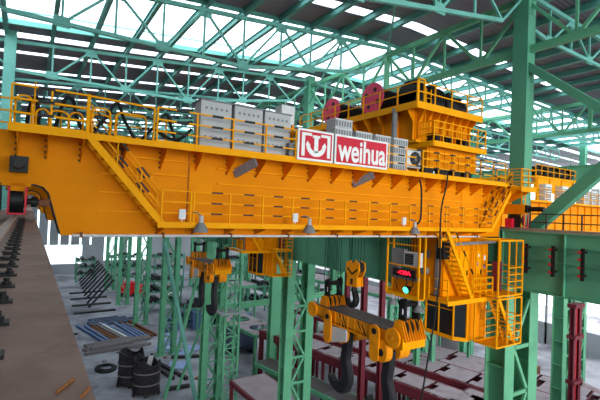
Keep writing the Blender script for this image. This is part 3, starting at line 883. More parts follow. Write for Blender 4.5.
for k in range(8):
    x = DX0 + 0.6 + 0.56 * k
    MB().prism([(x, DY0 + 0.55, DZ - 0.1), (x, DY0 + 0.05, DZ - 0.1), (x, DY0 + 0.05, DZ - 0.35), (x, DY0 + 0.42, DZ - 0.8), (x, DY0 + 0.42, 3.6), (x, DY0 + 0.55, 3.6)], (0.04, 0, 0)).build('frame_rib', 'orange', fr)
b = MB(); b.box(DX0 + 0.4, DX1 - 0.3, DY0 + 0.35, DY1 - 0.3, 3.5, 3.62); b.build('frame_flange', 'yellow', fr)
b = MB(); b.box(15.65, 19.7, 13.1, 24.2, 3.36, 3.46); b.box(15.65, 19.7, 13.07, 13.1, 3.26, 3.52); b.box(15.62, 15.65, 13.1, 24.2, 3.26, 3.52)
lp = b.build('lower_platform', 'yellow', tr)
railing(tr, [(15.67, 15.6, 3.46), (15.67, 13.12, 3.46), (19.65, 13.12, 3.46)], 1.0, 0.7, (0.35, 0.68, 1.0), 0.045, False, 'yellow', 'platform_railing', 0)
railing(tr, [(DX0 + 0.03, DY1, DZ), (DX0 + 0.03, DY0 + 0.03, DZ), (DX1 - 0.03, DY0 + 0.03, DZ), (DX1 - 0.03, 16, DZ)], 0.95, 1.2, (0.5, 0.95), 0.05, False, 'yellow', 'deck_railing', 0.05, 0.055)
for x0, y0, y1 in ((15.8, 13.6, 14.9), (15.8, 22.6, 24.6)):
    b = MB(); b.box(x0, 19.6, y0, y1, 2.35, 3.36)
    sf = b.build('side_frame', 'orange', tr)
    b = MB()
    for k in range(7): b.box(x0 + 0.15 + 0.55 * k, x0 + 0.2 + 0.55 * k, y0 - 0.06, y0, 2.35, 3.2)
    b.box(x0, 19.5, y0 - 0.06, y0, 2.7, 2.75); b.box(x0, 19.5, y0 - 0.08, y0, 3.0, 3.05)
    b.build('side_rib', 'yellow', sf)
    for x in (16.1, 17.2, 18.2, 19.1):
        MB().cyl((x, y0 + 0.1, 2.2), (x, y0 + 0.4, 2.2), 0.33, 18).build('wheel', 'black', tr)
b = MB()
for y in (14.4, 24.6): b.box(0.9, 21.5, y - 0.05, y + 0.05, ZT, ZT + 0.02)
b.build('trolley_rail_pad', 'rust', crane)
MB().cyl((14.95, 14.95, ZT), (14.95, 14.95, DZ - 0.1), 0.14, 14).build('support_post', 'greyd', tr)
b = MB()
for x, y in ((16.0, 13.95), (16.35, 13.95)): b.bar((x, y, 3.3), (x, y, 6.2), 0.05)
for k in range(10): b.bar((16.0, 13.95, 3.5 + 0.28 * k), (16.35, 13.95, 3.5 + 0.28 * k), 0.035)
b.build('ladder', 'yellow', tr)
for x, y, z in ((16.2, 13.6, 3.46), (17.2, 13.6, 3.46), (18.4, 13.6, 3.46)): MB().box(x, x + 0.5, y, y + 0.4, z, z + 0.55).cyl((x + 0.25, y, z + 0.3), (x + 0.25, y - 0.1, z + 0.3), 0.15, 12).build('machinery', 'black', lp)
b = MB(); b.box(14.98, 15.06, 13.52, 13.6, DZ, DZ + 1.15); b.box(15.4, 15.47, 13.52, 13.59, DZ, DZ + 1.1); b.bar((15.0, 13.55, DZ + 1.1), (15.45, 13.55, DZ + 1.1), 0.06); b.build('gate_post', 'yellow', tr)
# hoist drums
for (y, z, r) in ((17.2, 6.25, 0.86), (20.9, 6.2, 0.82)):
    b = MB(); b.cyl((15.5, y, z), (19.2, y, z), r * 0.72, 22)
    for k in range(22): b.cyl((15.6 + 0.16 * k, y, z), (15.68 + 0.16 * k, y, z), r * 0.755, 22, caps=False)
    dr = b.build('hoist_drum', 'black', tr)
    MB().cyl((19.2, y, z), (19.28, y, z), r, 28).build('drum_flange', 'pink', dr)
    b = MB(); b.cyl((15.42, y, z), (15.5, y, z), r, 28)
    b.cyl((15.38, y, z), (15.42, y, z), r * 0.3, 16)
    fl = b.build('drum_flange', 'pink', dr)
    b = MB()
    for k in range(4):
        a = k * math.pi / 2 + 0.5; b.cyl((15.415, y + r * 0.58 * math.cos(a), z + r * 0.58 * math.sin(a)), (15.40, y + r * 0.58 * math.cos(a), z + r * 0.58 * math.sin(a)), r * 0.14, 12)
    b.build('flange_hole', 'black', fl)
    b = MB(); b.prism([(15.55, y - 0.55, DZ), (15.55, y + 0.55, DZ), (15.55, y + 0.25, z), (15.55, y - 0.25, z)], (0.12, 0, 0)); b.prism([(19.0, y - 0.55, DZ), (19.0, y + 0.55, DZ), (19.0, y + 0.25, z), (19.0, y - 0.25, z)], (0.12, 0, 0))
    b.build('drum_bearing', 'black', dr)
for (x0, x1, y0, y1, h, l) in ((15.6, 16.4, 14.2, 15.4, 1.35, 'gearbox'), (16.6, 17.6, 14.1, 15.2, 1.25, 'gearbox'), (17.8, 18.7, 14.1, 15.2, 1.05, 'motor'), (18.85, 19.6, 14.2, 15.2, 0.95, 'motor')):
    b = MB(); b.box(x0, x1, y0, y1, DZ, DZ + h * 0.55); b.cyl((x0, (y0 + y1) / 2, DZ + h * 0.55), (x1, (y0 + y1) / 2, DZ + h * 0.55), h * 0.45, 16)
    for k in range(5): b.cyl((x0 + (x1 - x0) * (k + 0.3) / 5, (y0 + y1) / 2, DZ + h * 0.55), (x0 + (x1 - x0) * (k + 0.6) / 5, (y0 + y1) / 2, DZ + h * 0.55), h * 0.5, 16)
    b.box((x0 + x1) / 2 - 0.12, (x0 + x1) / 2 + 0.12, y0 + 0.2, y1 - 0.2, DZ + h, DZ + h + 0.12)
    b.build(l, 'black', tr)

# ------------------------------------------------------------------ ladle beam with two hooks
lb = thing('ladle_beam', 'big orange lifting beam with two dark hooks hanging at centre right', 'lifting beam', (17.2, 19.7, -6.6))
XF, XR = 16.5, 18.2
def disc(mb, y, z, r, x0, x1, n=24, m=0): mb.cyl((x0, y, z), (x1, y, z), r, n, m=m)
b = MB(); b.prism([(XF, 16.0, -6.22), (XF, 23.4, -6.22), (XF, 23.4, -6.9), (XF, 22.4, -7.05), (XF, 17.2, -7.05), (XF, 16.0, -6.95)], (0.06, 0, 0)); b.prism([(XR - 0.06, 16.0, -6.22), (XR - 0.06, 23.4, -6.22), (XR - 0.06, 23.4, -6.9), (XR - 0.06, 16.0, -6.95)], (0.06, 0, 0))
b.box(XF, XR, 16.0, 23.4, -6.98, -6.9); b.box(XF - 0.08, XR + 0.08, 17.6, 21.8, -7.1, -7.04)
body = b.build('beam_body', 'hookorange', lb)
b = MB(); b.box(XF - 0.05, XR - 0.2, 16.3, 22.9, -6.22, -6.16); b.build('top_plate', 'darkplate', lb)
b = MB()
for yy in (20.6, 20.3, 18.9, 18.6): b.bar((XF - 0.004, yy, -6.3), (XF - 0.004, yy - 0.45, -7.0), 0.01, 0.09)
b.build('warning_stripe', 'black', body)
b = MB()
for k in range(7): b.box(XF - 0.03, XF, 17.9 + 0.62 * k, 17.95 + 0.62 * k, -7.04, -6.22)
b.build('beam_rib', 'hookorange', body)
b = MB()
disc(b, 16.0, -6.5, 0.52, XF - 0.12, XF); disc(b, 16.0, -6.5, 0.1, XF - 0.17, XF - 0.12, 12); disc(b, 16.0, -6.5, 0.52, XR, XR + 0.12)
b.build('end_plate', 'hookorange', lb)
b = MB(); disc(b, 23.45, -6.6, 0.5, XF - 0.12, XF); disc(b, 23.45, -6.6, 0.1, XF - 0.17, XF - 0.12, 12); disc(b, 23.45, -6.6, 0.5, XR, XR + 0.12); b.build('end_plate', 'hookorange', lb)
b = MB(); b.box(XF + 0.05, XR - 0.05, 15.4, 16.0, -7.0, -6.35); b.box(XF, XR, 15.34, 15.42, -7.0, -6.4); b.build('end_box', 'yellow', lb)
for (y, zc) in ((15.75, -6.1), (22.4, -6.1)):
    b = MB()
    for k in range(9):
        x = XF + 0.06 + 0.185 * k
        b.prism([(x, y - 0.6, zc - 0.45), (x, y + 0.6, zc - 0.45), (x, y + 0.22, zc + 0.55), (x, y - 0.22, zc + 0.55)], (0.04, 0, 0))
    b.build('sheave_plate', 'hookorange', lb)
    b = MB()
    for k in range(3):
        x = XF + 0.3 + 0.36 * k
        b.cyl((x, y, zc + 0.15), (x + 0.1, y, zc + 0.15), 0.46, 20)
    b.build('sheave', 'black', lb)
    b = MB()
    b.box(XF + 0.25, XR - 0.25, y - 0.14, y + 0.14, zc + 1.25, zc + 1.5)
    for x in (XF + 0.3, XR - 0.4):
        b.box(x, x + 0.12, y - 0.24, y - 0.1, zc + 0.4, zc + 1.7); b.box(x, x + 0.12, y + 0.1, y + 0.24, zc + 0.4, zc + 1.55); b.cyl((x - 0.02, y, zc + 1.4), (x + 0.14, y, zc + 1.4), 0.26, 14); b.cyl((x - 0.02, y, zc + 0.6), (x + 0.14, y, zc + 0.6), 0.24, 14)
    b.build('hanger', 'black', lb)
    first = None
    for k in range(6):
        for s in (-0.2, 0.2):
            x = XF + 0.2 + 0.2 * k
            p = V((x, y + s, zc + 1.4))
            if first is None:
                first = MB().cyl(p, (p.x, p.y, 3.4), 0.018, 6).build('wire_rope', 'rubber', lb); f0 = p
            else: inst(first, lb, p - f0)
def offset_poly(path):
    L, R = [], []
    for i, (y, z, wd) in enumerate(path):
        a = path[max(i - 1, 0)]; c = path[min(i + 1, len(path) - 1)]
        d = V((c[0] - a[0], c[1] - a[1], 0)).normalized(); n = V((-d.y, d.x, 0))
        L.append((y + n.x * wd / 2, z + n.y * wd / 2)); R.append((y - n.x * wd / 2, z - n.y * wd / 2))
    return L, R
def hook_mesh(path, x0, x1, sub=5):
    q = []
    for i in range(len(path) - 1):
        a, b_, c, d = path[max(i - 1, 0)], path[i], path[i + 1], path[min(i + 2, len(path) - 1)]
        for k in range(sub):
            t = k / sub
            q.append(tuple(0.5 * (2 * b_[j] + (c[j] - a[j]) * t + (2 * a[j] - 5 * b_[j] + 4 * c[j] - d[j]) * t * t + (3 * b_[j] - a[j] - 3 * c[j] + d[j]) * t ** 3) for j in range(3)))
    q.append(path[-1])
    L, R = offset_poly(q)
    mb = MB(); n = len(q)
    for i in range(n):
        cy, cz = (L[i][0] + R[i][0]) / 2, (L[i][1] + R[i][1]) / 2
        for (f, px) in ((1, 0.22), (0.75, 0), (-0.75, 0), (-1, 0.22), (-1, 0.78), (-0.75, 1), (0.75, 1), (1, 0.78)):
            y = cy + (L[i][0] - cy) * f; z = cz + (L[i][1] - cz) * f
            mb.v.append(V((x0 + (x1 - x0) * px, y, z)))
    for i in range(n - 1):
        for k in range(8):
            j = (k + 1) % 8
            mb.face([i * 8 + k, i * 8 + j, (i + 1) * 8 + j, (i + 1) * 8 + k])
    mb.face(list(range(8))); mb.face([(n - 1) * 8 + k for k in range(8)][::-1])
    return mb
HP = [(20.5, -7.5, 0.64), (20.55, -8.4, 0.68), (20.65, -9.1, 0.68), (20.5, -9.7, 0.76), (20.4, -10.25, 0.84), (20.62, -10.78, 0.88), (21.12, -11.06, 0.78), (21.65, -11.02, 0.56), (21.95, -10.8, 0.36), (22.02, -10.55, 0.16)]
for dy in (0, -3.6):
    pth = [(y + dy, z, wd) for y, z, wd in HP]
    hk = hook_mesh(pth, 16.95, 17.4).build('hook', 'hook', lb)
def link(mb, y, z0, z1, wd, x0, x1):
    r = wd / 2
    pts = [(x0, y + r * math.cos(a), z1 + r * math.sin(a)) for a in [i * math.pi / 8 for i in range(9)]] + [(x0, y + r * math.cos(a), z0 + r * math.sin(a)) for a in [math.pi + i * math.pi / 8 for i in range(9)]]
    mb.prism(pts, (x1 - x0, 0, 0))
for y, z0, z1 in ((21.55, -7.95, -6.65), (17.25, -7.75, -6.45)):
    b = MB(); link(b, y, z0, z1, 0.72, XF - 0.22, XF - 0.12); link(b, y - 0.05, z0, z1, 0.72, XR + 0.12, XR + 0.22)
    lk = b.build('hook_link', 'hookorange', lb)
    b = MB(); disc(b, y, z1, 0.17, XF - 0.26, XF - 0.22, 16); b.build('pin', 'black', lk)
b = MB(); b.prism([(XF - 0.1, 21.25, -7.2), (XF - 0.1, 19.8, -7.05), (XF - 0.1, 19.75, -7.75), (XF - 0.1, 21.2, -8.2)], (0.08, 0, 0)); b.build('hook_guard', 'lightgrey', lb)
b = MB(); link(b, 16.85, -7.55, -7.35, 0.98, XF - 0.1, XF + 0.35); link(b, 16.85, -7.55, -7.35, 0.98, 17.45, XR)
pt = b.build('pulley_plate', 'hookorange', lb)
b = MB(); disc(b, 16.8, -7.5, 0.2, XF - 0.16, XF - 0.1, 18); b.build('pin', 'black', pt)
b = MB(); link(b, 20.45, -7.6, -7.4, 0.9, XF + 0.02, XF + 0.35); link(b, 20.45, -7.6, -7.4, 0.9, 17.45, XR); b.build('pulley_plate', 'hookorange', lb)
lb2 = dup(lb, (-1.2, 23.0, 0.5), 'smaller-looking orange lifting beam with two dark hooks, hanging farther back at left centre')

# auxiliary hook block
ah = thing('auxiliary_hook_block', 'small orange hook block with black hook on ropes above the lifting beam', 'hook block', (15.2, 17.8, -4.2))
b = MB()
for x in (15.0, 15.4):
    pts = [(x, 18.3, -2.75), (x, 17.95, -2.6), (x, 17.8, -2.8), (x, 17.55, -2.6), (x, 17.25, -2.7), (x, 17.2, -3.1), (x, 17.4, -3.5), (x, 17.35, -4.0), (x, 18.25, -4.05), (x, 18.2, -3.5), (x, 18.35, -3.1)]
    b.prism(pts, (0.06, 0, 0))
b.box(15.06, 15.4, 17.45, 18.1, -4.0, -3.5)
pl = b.build('block_plate', 'hookorange', ah)
b = MB()
for s in (1, -1): b.bar((14.995, 17.78, -3.35), (14.995, 17.78 + s * 0.42, -3.05), 0.01, 0.1)
b.bar((14.995, 17.8, -3.9), (14.995, 17.8, -3.6), 0.01, 0.2)
b.build('warning_stripe', 'black', pl)
b = MB()
for y in (18.0, 17.5): b.cyl((15.1, y, -2.95), (15.36, y, -2.95), 0.3, 18)
b.build('sheave', 'hook', ah)
hook_mesh([(17.8, -4.0, 0.18), (17.8, -4.25, 0.2), (17.72, -4.45, 0.26), (17.62, -4.7, 0.32), (17.75, -5.0, 0.34), (18.05, -5.08, 0.3), (18.28, -4.92, 0.2), (18.34, -4.72, 0.06)], 15.08, 15.36).build('hook', 'black', ah)
for x in (15.12, 15.34):
    for y in (17.25, 17.75, 18.25): MB().cyl((x, y, -2.9), (x, y, 3.4), 0.016, 6).build('wire_rope', 'rubber', ah)

# ------------------------------------------------------------------ electrical room, cab, stairs and cages under the right end
room = thing('electrical_room', 'orange steel cabin with double door hanging under the right end of the crane', 'cabin', (19.5, 14.6, -4.1))
RX0, RX1, RY0, RY1, RZ0, RZ1 = 17.8, 21.4, 14.0, 16.2, -4.05, -1.05
b = MB(); b.box(RX0, RX1, RY0, RY1, RZ0, RZ1); rbdy = b.build('room_wall', 'orange2', room)
b = MB(); b.box(RX0 - 0.03, RX0, RY0 + 0.1, RY0 + 0.16, RZ0, RZ1); b.box(RX0 - 0.03, RX0, RY1 - 0.2, RY1 - 0.1, RZ0, RZ1); b.box(RX0 - 0.02, RX0, RY0, RY1, RZ1 - 0.4, RZ1 - 0.34)
b.build('wall_rib', 'orange', room)
for x in (19.0, 20.2):
    d = MB().box(x, x + 0.72, RY0 - 0.05, RY0, RZ0 + 0.05, RZ1 - 0.75).build('door', 'yellow', room)
    MB().box(x + 0.58, x + 0.63, RY0 - 0.1, RY0 - 0.05, RZ0 + 1.0, RZ0 + 1.25).build('handle', 'black', d)
MB().box(20.34, 20.56, RY0 - 0.06, RY0 - 0.05, RZ0 + 1.45, RZ0 + 1.7).build('notice', 'bluesteel', room)
MB().box(20.55, 20.66, RY0 - 0.06, RY0 - 0.05, RZ0 + 1.95, RZ0 + 2.1).build('notice', 'white', room)
MB().box(21.12, 21.28, RY0 - 0.02, RY0, RZ0 + 1.75, RZ0 + 2.0).build('notice', 'white', room)
MB().box(21.12, 21.25, RY0 - 0.02, RY0, RZ0 + 1.3, RZ0 + 1.5).build('notice', 'bluesteel', room)
b = MB(); b.box(17.5, 20.6, 13.0, RY0, RZ0 - 0.12, RZ0); b.box(16.9, 17.5, 13.0, 17.2, RZ0 - 0.12, RZ0); b.box(16.9, 20.6, 12.97, 13.0, RZ0 - 0.2, RZ0 + 0.02)
b.build('landing', 'yellow', room)
railing(room, [(18.9, 13.03, RZ0), (20.5, 13.03, RZ0), (20.5, 13.9, RZ0)], 1.0, 0.55, (0.35, 0.68, 1.0), 0.04, False, 'yellow', 'landing_railing', 0)
railing(room, [(16.95, 15.3, RZ0), (16.95, 13.05, RZ0)], 1.0, 1.2, (0.5, 1.0), 0.04, False, 'yellow', 'landing_railing', 0)
stair(room, (16.75, 0, -0.6), (18.85, 0, RZ0), 13.05, 13.7, 'yellow', 0.25, False)
b = MB(); 
for y in (13.05, 13.7):
    stripe_bar(b, (17.05, y, -0.2), (19.2, y, RZ0 + 0.75), 0.04, 1.1, 0.3, 0.6)
    for t in (0.3, 0.62, 0.95):
        c = lerp((16.75, y, -0.6), (18.85, y, RZ0), t); b.bar(c, c + V((0.1, 0, 0.85)), 0.04)
b.build('handrail', ['yellow', 'black'], room)
b = MB(); b.box(16.6, 17.6, 13.2, 13.3, -1.15, -1.02); b.bar((17.7, 13.4, -1.35), (21.2, 13.4, -1.25), 0.1, 0.14, m=1); b.bar((16.6, 13.3, -1.05), (16.6, 13.3, -1.5), 0.1)
b.build('support_beam', ['yellow', 'greyd'], room)
b = MB(); b.box(17.1, 17.6, 13.5, 13.9, -2.1, -1.1); b.build('cable_bundle', 'black', room)
b = MB(); b.cyl((RX0 - 0.25, 15.1, -2.9), (RX0, 15.1, -2.9), 0.2, 14); b.box(RX0 - 0.15, RX0, 14.9, 15.2, -2.2, -1.8); b.build('wall_lamp', 'greyd', room)
b = MB(); b.box(RX0 - 0.05, RX0, 14.3, 14.5, RZ0, RZ1 - 0.35); b.build('door_edge', 'greyd', room)

oc = thing('operator_cab', 'glass-fronted orange operator cab below the crane cabin', 'cab', (20.3, 15.0, -6.5))
CZ0, CZ1 = -6.45, -4.2
oc_pts = [(19.3, 16.3), (19.3, 14.45), (19.75, 13.95), (21.3, 13.95), (21.3, 16.3)]
b = MB(); b.prism([(x, y, CZ0 - 0.12) for x, y in oc_pts], (0, 0, 0.16)); b.prism([(x, y, CZ1 - 0.08) for x, y in oc_pts], (0, 0, 0.1)); b.build('floor_frame', 'yellow', oc)
b = MB(); b.box(19.78, 21.3, 13.95, 14.02, CZ0, CZ1); b.box(21.24, 21.3, 13.95, 16.3, CZ0, CZ1); b.box(19.3, 21.3, 16.24, 16.3, CZ0, CZ1); b.build('side_panel', 'orange2', oc)
b = MB(); b.box(19.33, 19.36, 14.45, 16.25, CZ0 + 0.04, CZ1 - 0.08); b.prism([(19.33, 14.45, CZ0 + 0.04), (19.75, 14.0, CZ0 + 0.04), (19.77, 14.02, CZ0 + 0.04), (19.36, 14.47, CZ0 + 0.04)], (0, 0, CZ1 - CZ0 - 0.12))
gl = b.build('window', 'glass', oc)
b = MB()
for x, y in oc_pts[:3]: b.bar((x, y, CZ0), (x, y, CZ1), 0.07)
b.bar((19.3, 15.4, CZ0), (19.3, 15.4, CZ1), 0.05); b.bar((19.3, 14.45, -5.0), (19.3, 16.3, -5.0), 0.04)
b.bar((19.3, 16.3, CZ0 + 0.02), (19.3, 14.45, CZ0 + 0.02), 0.1, 0.14); b.bar((19.3, 14.45, CZ0 + 0.02), (19.75, 13.95, CZ0 + 0.02), 0.1, 0.14)
b.build('window_frame', 'yellow', gl)
b = MB(); b.box(19.7, 20.2, 14.8, 15.3, CZ0 + 0.05, CZ0 + 0.55); b.box(19.75, 20.15, 15.2, 15.3, CZ0 + 0.5, CZ0 + 1.15); b.build('seat', 'black', oc)

cg = thing('access_cage', 'open orange ladder cage of two storeys at the right end under the crane', 'cage', (21.1, 13.0, -6.5))
def cage(x0, x1, y0, y1, z0, z1, bars, name):
    b = MB()
    for x in (x0, x1):
        for y in (y0, y1): b.bar((x, y, z0), (x, y, z1), 0.07)
    for z in (z0, z1):
        for y in (y0, y1): b.bar((x0, y, z), (x1, y, z), 0.08)
        for x in (x0, x1): b.bar((x, y0, z), (x, y1, z), 0.08)
    b.box(x0, x1, y0, y1, z0 - 0.05, z0)
    f = b.build(name, 'yellow', cg)
    for z in bars:
        b = MB()
        for y in (y0, y1): b.bar((x0 + (x1 - x0) * 0.42, y, z), (x1, y, z), 0.05)
        b.bar((x1, y0, z), (x1, y1, z), 0.05); b.build('guard_bar', 'yellow', f)
    b = MB(); b.bar((x0 + (x1 - x0) * 0.42, y0, z0), (x0 + (x1 - x0) * 0.42, y0, z1), 0.06); b.bar((x0 + (x1 - x0) * 0.72, y0, z0), (x0 + (x1 - x0) * 0.72, y0, z1), 0.05); b.bar((x0 + (x1 - x0) * 0.42, y1, z0), (x0 + (x1 - x0) * 0.42, y1, z1), 0.06)
    b.build('upright', 'yellow', f)
cage(19.9, 22.05, 12.35, 13.6, -3.9, -1.1, (-3.55, -3.2, -2.85, -2.5), 'upper_frame')
cage(19.9, 22.05, 12.35, 13.6, -6.45, -4.05, (-6.15, -5.8, -5.4, -5.0), 'lower_frame')
s = stair(cg, (20.15, 0, -4.0), (21.6, 0, -6.4), 12.45, 13.0, 'yellow', 0.25, False, 'stair')
b = MB(); b.box(21.2, 21.6, 13.2, 13.5, -3.88, -2.3); b.build('red_cabinet', 'maroon', cg)

df = thing('display_frame', 'orange hanging frame with fan casing, cables and status lamp beside the cabin', 'frame', (16.2, 15.1, -4.1))
b = MB()
for y in (14.02, 16.15):
    for x in (16.0, 16.42): b.bar((x, y, -4.1), (x, y, -0.98), 0.08)
for z in (-2.55, -1.5):
    b.bar((16.0, 14.02, z), (16.0, 16.15, z), 0.06)
b.bar((16.0, 14.0, -4.05), (16.0, 16.17, -4.05), 0.05, 0.2); b.box(16.0, 16.42, 14.0, 16.17, -4.15, -4.1)
b.build('frame', 'yellow', df)
b = MB(); b.box(16.4, 16.43, 14.05, 16.1, -4.1, -3.1); b.build('back_panel', 'orange', df)
b = MB(); b.box(16.05, 16.38, 14.12, 15.05, -2.55, -1.85); b.build('fan_casing', 'lightgrey', df)
b = MB(); b.box(16.03, 16.05, 14.42, 14.98, -2.48, -1.92); b.build('fan_grille', 'black', df)
b = MB()
for k in range(5): b.box(16.02, 16.03, 14.42, 14.98, -2.44 + 0.11 * k, -2.42 + 0.11 * k)
b.build('grille_bar', 'greyd', df)
b = MB(); b.box(16.1, 16.35, 15.1, 15.95, -2.5, -1.75); b.box(16.1, 16.35, 15.5, 16.05, -3.1, -2.5); b.box(16.1, 16.35, 14.2, 15.9, -3.25, -3.05); b.build('cable_tray', 'greyd', df)
b = MB(); b.box(16.0, 16.08, 14.28, 15.75, -3.1, -2.72); ds = b.build('display', 'black', df)
text('-120A', 0.2, 0.88, (15.985, 15.4, -3.0), Euler((math.pi / 2, 0, -math.pi / 2)), 'led', 'display_digits', ds, 0.012)
b = MB(); b.cyl((15.9, 14.72, -3.72), (16.02, 14.72, -3.68), 0.19, 18); b.cyl((16.02, 14.72, -3.68), (16.15, 14.72, -3.68), 0.15, 18); sl = b.build('lamp_housing', 'black', df)
b = MB(); b.cyl((15.87, 14.72, -3.73), (15.9, 14.72, -3.72), 0.16, 18); b.build('lamp_lens', 'lamp', sl)
for pts in ([(16.05, 15.45, -3.1), (15.98, 15.5, -3.45), (16.02, 15.4, -3.8)], [(16.05, 14.9, -3.1), (16.0, 14.75, -3.35), (16.05, 14.8, -3.6)], [(16.05, 14.4, -3.1), (15.98, 14.35, -3.45), (16.0, 14.55, -3.7)]):
    MB().tube(pts, 0.03, 6).build('wire', 'rubber', df)
F2 = dup(F0, (16.0 - 4.62, 15.65 - 12.93, -4.62 + 0.82), 'grey cone floodlight under the left corner of the display frame')
F3 = dup(F0, (16.0 - 4.62, 13.92 - 12.93, -4.62 + 0.82), 'grey cone floodlight under the right corner of the display frame')
for c in (F2, F3):
    for k in list(c.children):
        if k.name.startswith('arm'): bpy.data.objects.remove(k)
for o, l in ((room, 'orange steel cabin hanging under the second crane far behind'), (oc, 'operator cab of the second crane far behind, dark glass'), (cg, 'orange ladder cage under the second crane far behind')):
    dup(o, (0, 23, 0), l)

# ------------------------------------------------------------------ neighbouring bay crane (right)
nb = thing('overhead_crane', 'pale orange crane bridge in the neighbouring bay behind the diagonal brace', 'crane', (27.5, 19.0, -0.5))
MB().box(26.9, 50.0, 19.0, 20.4, -0.9, 1.5).build('girder', 'orange2', nb)
b = MB(); b.box(26.9, 50.0, 18.2, 20.4, 1.5, 1.58); b.build('walkway', 'yellow', nb)
railing(nb, [(27, 18.25, 1.58), (50, 18.25, 1.58)], 1.05, 1.3, (0.5, 1.05), 0.05, False, 'yellow', 'railing', 0.08)
for k in range(16): MB().box(28 + 1.35 * k, 28.05 + 1.35 * k, 18.9, 19.0, -0.8, 1.45).build('web_rib', 'orange', nb)
b = MB(); b.box(35.6, 42.5, 19, 25, 3.6, 3.8); b.box(35.8, 42.2, 19.1, 19.3, 2.4, 3.6)
for x in (36, 38, 40, 42): b.bar((x, 19.1, 1.58), (x, 19.1, 3.7), 0.2)
tb = b.build('machinery_deck', 'yellow', nb)
railing(tb, [(35.6, 19.05, 3.8), (42.5, 19.05, 3.8)], 0.9, 1.0, (0.45, 0.9), 0.06, False, 'yellow', 'deck_railing', 0)
b = MB()
for k, x in enumerate((36.2, 37.3, 38.5, 39.4, 40.6, 41.5)):
    r = 0.55 if k % 2 else 0.42
    b.cyl((x, 19.6, 3.8 + r), (x + 0.8, 19.6, 3.8 + r), r, 14); b.box(x, x + 0.6, 19.5, 20.2, 3.8, 4.1)
b.build('hoist_machinery', 'black', tb)
for i, (x, h, l) in enumerate(((36.2, 1.5, 'leftmost'), (39.0, 1.5, 'second'), (43.0, 1.7, 'third'), (44.6, 1.4, 'fourth'), (46.0, 1.7, 'rightmost'))):
    t = MB().box(x, x + 1.0, 18.5, 19.2, 1.58, 1.58 + h)
    for k in range(6): t.box(x + 0.1, x + 0.9, 18.48, 18.5, 1.75 + 0.2 * k, 1.83 + 0.2 * k, 1)
    tag(t.build('electrical_cabinet', ['lightgrey', 'greyd']), 'pale grey cabinet on the neighbouring crane behind the brace, %s of five' % l, 'cabinet', 'cabinets of the neighbouring crane')

# ------------------------------------------------------------------ things on the floor
def ladle(x, y, rz, label):
    t = thing('split_vessel', label, 'vessel', (x, y, FZ), 'dark open vessels')
    n = 26; H = 5.4; R = 1.95
    b = MB()
    prof_h = []
    for i in range(n + 1):
        a = 2 * math.pi * i / n + rz
        h = H - 1.3 * abs(math.sin(2 * (a - rz) / 1.0)) * (0.6 + 0.4 * math.cos(a))
        prof_h.append((a, h))
    for (a, h), (a2, h2) in zip(prof_h, prof_h[1:]):
        q = []
        for rr in (R, R - 0.18):
            q.append([(x + rr * math.cos(a), y + rr * math.sin(a)), (x + rr * math.cos(a2), y + rr * math.sin(a2))])
        bb = len(b.v)
        for rr, zz in ((0, 0.6), (0, None), (1, None), (1, 0.6)):
            for k in (0, 1):
                hh = (h if k == 0 else h2) if zz is None else zz
                b.v.append(V((q[rr][k][0], q[rr][k][1], FZ + hh)))
        for s_ in range(4):
            c, d = s_ * 2, ((s_ + 1) % 4) * 2
            b.face([bb + c, bb + c + 1, bb + d + 1, bb + d])
    b.build('shell', 'ladle', t)
    b = MB(); b.cyl((x, y, FZ + 0.3), (x, y, FZ + 0.7), R - 0.05, 24); b.build('bottom', 'ladle', t)
    for z in (1.6, 3.3):
        b = MB(); b.cyl((x, y, FZ + z), (x, y, FZ + z + 0.22), R + 0.14, 26, caps=False)
        b.cyl((x, y, FZ + z), (x, y, FZ + z), R + 0.14, 26, R, caps=False); b.cyl((x, y, FZ + z + 0.22), (x, y, FZ + z + 0.22), R + 0.14, 26, R, caps=False)
        b.build('hoop', 'timber', t)
    for k in range(6):
        a = k * math.pi / 3 + 0.3
        c, s_ = math.cos(a), math.sin(a)
        b = MB(); b.bar((x + c * (R + 0.2), y + s_ * (R + 0.2), FZ), (x + c * (R - 0.1), y + s_ * (R - 0.1), FZ + 1.5), 0.5, 0.25, up=(c, s_, 0)); b.build('foot', 'ladle', t)
    return t
ladle(15.2, 72.0, 0.4, 'dark open split vessel on the floor, the rear one of two')
ladle(16.6, 67.4, 1.0, 'dark open split vessel on the floor, the nearer one with a pale sheet in it')
tag(MB().bar((16.9, 67.9, FZ + 3.6), (17.3, 68.1, FZ + 5.3), 0.12, 0.9).build('sheet', 'lightgrey'), 'pale sheet standing inside the nearer dark vessel', 'sheet')

GPIPE = 'beams in the pile on the floor'
pile = []
def beamthing(a, b_, wd, h, m, label, group=None, name='steel_beam'):
    mb = MB()
    if name == 'timber_beam': mb.bar(a, b_, wd, h)
    else: mb.ibeam(a, b_, wd, h, tf=h * 0.18, tw=wd * 0.25)
    return tag(mb.build(name, m), label, 'beam', group)
for i in range(7):
    y = 88.5 + 0.75 * i + random.uniform(-.15, .15); z = FZ + 0.3 + 0.03 * i
    beamthing((10.6 + random.uniform(-.6, .6), y, z), (22.4 + random.uniform(-1.5, 1), y + 1.2, z), 0.55, 0.55, 'timber', 'long grey weathered beam in the pile behind the dark vessels', 'long grey beams in the floor pile', 'timber_beam')
for i in range(4):
    y = 89.2 + 1.0 * i
    beamthing((11.2 + 0.4 * i, y, FZ + 0.9), (19 + random.uniform(0, 2), y + 1.4, FZ + 0.9), 0.5, 0.5, 'timber', 'long grey weathered beam in the pile behind the dark vessels', 'long grey beams in the floor pile', 'timber_beam')
cols = ['bluesteel', 'bluesteel', 'rust', 'rust', 'timber', 'lightgrey', 'bluesteel', 'bluesteel']
nmc = {'bluesteel': 'blue steel', 'rust': 'rusty brown', 'timber': 'grey', 'lightgrey': 'pale'}
